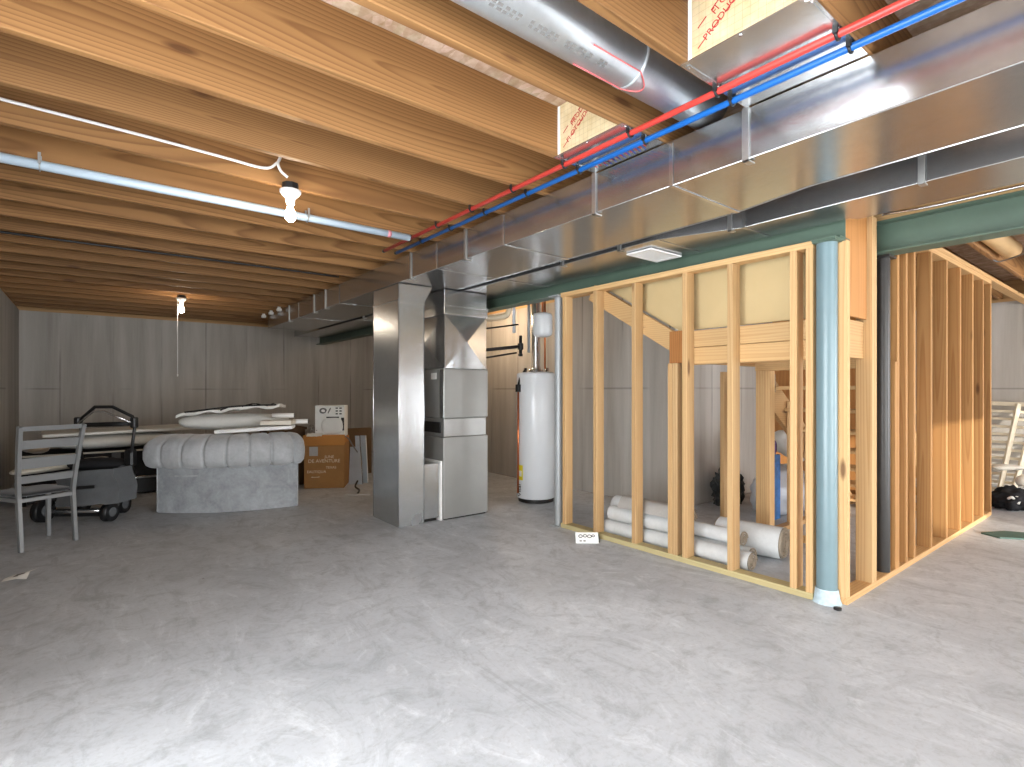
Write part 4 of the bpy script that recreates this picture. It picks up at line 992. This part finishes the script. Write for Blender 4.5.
# ------------------------------------------------------------------ far corner: crib rails and dark heap
def at(px, d, z): return Vector((0, 0, 0))+FW*d+RT*((px-512)/534*d)+Vector((0, 0, z))
def crib(name, d, p_top0, p_top1, p_bot0, p_bot1, label, n, posts):
    a, b, c, e = p_top0, p_top1, p_bot0, p_bot1
    t = thing(name, label, 'crib rail', (c+e)/2)
    out = -FW*.03
    for k in range(n):
        s = k/(n-1); w_ = .05 if k in (0, n-1) else .032
        part(MB().beam(a.lerp(c, s), b.lerp(e, s), .018, w_, (0, 0, 1), .003), 'slat', CRIB, t)
    for s0, s1 in posts:
        part(MB().beam(a.lerp(b, s0)+out, c.lerp(e, s1)+out, .055, .03, tuple(FW), .004), 'post', CRIB, t)
crib('crib_rail', 0, Vector((8.86, 1.66, 1.04)), Vector((8.86, .4, 1.0)), Vector((8.35, 1.78, .03)), Vector((8.35, .5, .03)), 'cream slatted crib rail leaning against the far concrete wall', 12, ((.28, .30), (.42, .39), (.8, .8)))
o = MB().blob(at(1012, 5.45, 0), (.27, .18, .12), .35, 2.6, 4, 41).build('black_bag', DARK); tag(o, 'black bag with pale printed swirls at the end of the shaded stud wall', 'bag')
part(MB().tube(arc([at(1008, 5.25, .13), at(1012, 5.22, .15), at(1015, 5.24, .11), at(1011, 5.24, .10)], 5), .012, 6).tube(arc([at(1016, 5.24, .15), at(1020, 5.24, .13), at(1018, 5.24, .08)], 5), .012, 6), 'pale_print', PAPER, o)
o = MB().blob(at(1056, 5.50, 0), (.26, .2, .20), .35, 2.4, 4, 43).build('black_bag', DARK); tag(o, 'larger black bag slumped in front of the crib rail', 'bag')
o = MB().cushion(at(1006, 5.80, .36), (.34, .14, .06), -YAW, 0, 3, .02, seed=47).build('taupe_bundle', CREAM); tag(o, 'folded taupe cloth on top of the black bags', 'cloth')
o = MB().cushion(at(980, 5.36, .06), (.16, .12, .09), -YAW, .1, 2.6, .02, seed=49).build('red_cloth', mat_fabric('red_cloth', (200, 30, 34), .1)); tag(o, 'small red cloth bundle at the end of the shaded stud wall', 'cloth')
o = MB().cushion(at(1023, 5.46, .27), (.11, .11, .11), 0, 0, 2, .01, seed=50).build('cream_ball', CREAM); tag(o, 'round cream lump on the black bags', 'bundle')
o = MB().prism([at(981, 4.45, .001), at(1000, 4.30, .001), at(1060, 4.22, .001), at(1060, 4.36, .001), at(1004, 4.50, .001)], (0, 0, .012)).build('green_strip', GRNS); tag(o, 'dull green strip lying flat on the floor before the black bags', 'strip')
o = MB().cushion(at(972, 5.22, .035), (.17, .10, .06), .3, 0, 3, .02, seed=53).build('clear_bag', mat_plain('clear_film', (190, 160, 124), .3, 0, .1, 12, .2)); tag(o, 'crumpled tan plastic film at the foot of the shaded stud wall', 'plastic film')

t = thing('round_duct', 'short tan round duct stub between the joists beyond the short green beam', 'duct', (6.1, .97, 2.44))
part(MB().tube([(6.35, .97, 2.43), (5.2, .97, 2.43)], .075, 24), 'pipe', mat_plain('tan_wrap', (206, 170, 120), .6, 0, .05, 5), t)
o = MB().tube(arc([(5.6, .70, 2.335), (6.0, .80, 2.335), (6.25, .95, 2.34), (6.3, 1.05, 2.335), (6.2, 1.08, 2.36)]), .007, 6).build('grey_wire', GREYINK); tag(o, 'loose grey wire looped below the tan duct stub', 'wire')
# ------------------------------------------------------------------ light
wd_ = bpy.data.worlds.new('sky'); scn.world = wd_; wd_.use_nodes = True
bg = wd_.node_tree.nodes['Background']; bg.inputs[0].default_value = (.93, .965, 1.0, 1); bg.inputs[1].default_value = 15.5
PORT = [('door_portal', (XL-.21, (DY0+DY1)/2, DZ/2), (0, -PI/2, 0), DZ, DY1-DY0)]+[('window_portal', ((a+b)/2, YN-.21, (c+d)/2), (PI/2, 0, 0), b-a, d-c) for a, b, c, d in WIN]
for nm, loc, rot, sx, sy in PORT:
    ld = bpy.data.lights.new(nm, 'AREA'); ld.shape = 'RECTANGLE'; ld.size = sx; ld.size_y = sy; ld.cycles.is_portal = True
    lo = bpy.data.objects.new(nm, ld); COL.objects.link(lo); lo.location = loc; lo.rotation_euler = rot

sd = bpy.data.lights.new('sun', 'SUN'); sd.energy = 5.0; sd.angle = math.radians(.6); sd.color = (1, .94, .84)
so = bpy.data.objects.new('sun', sd); COL.objects.link(so)
so.rotation_euler = Vector((.5, .866, -.2)).to_track_quat('-Z', 'Y').to_euler()
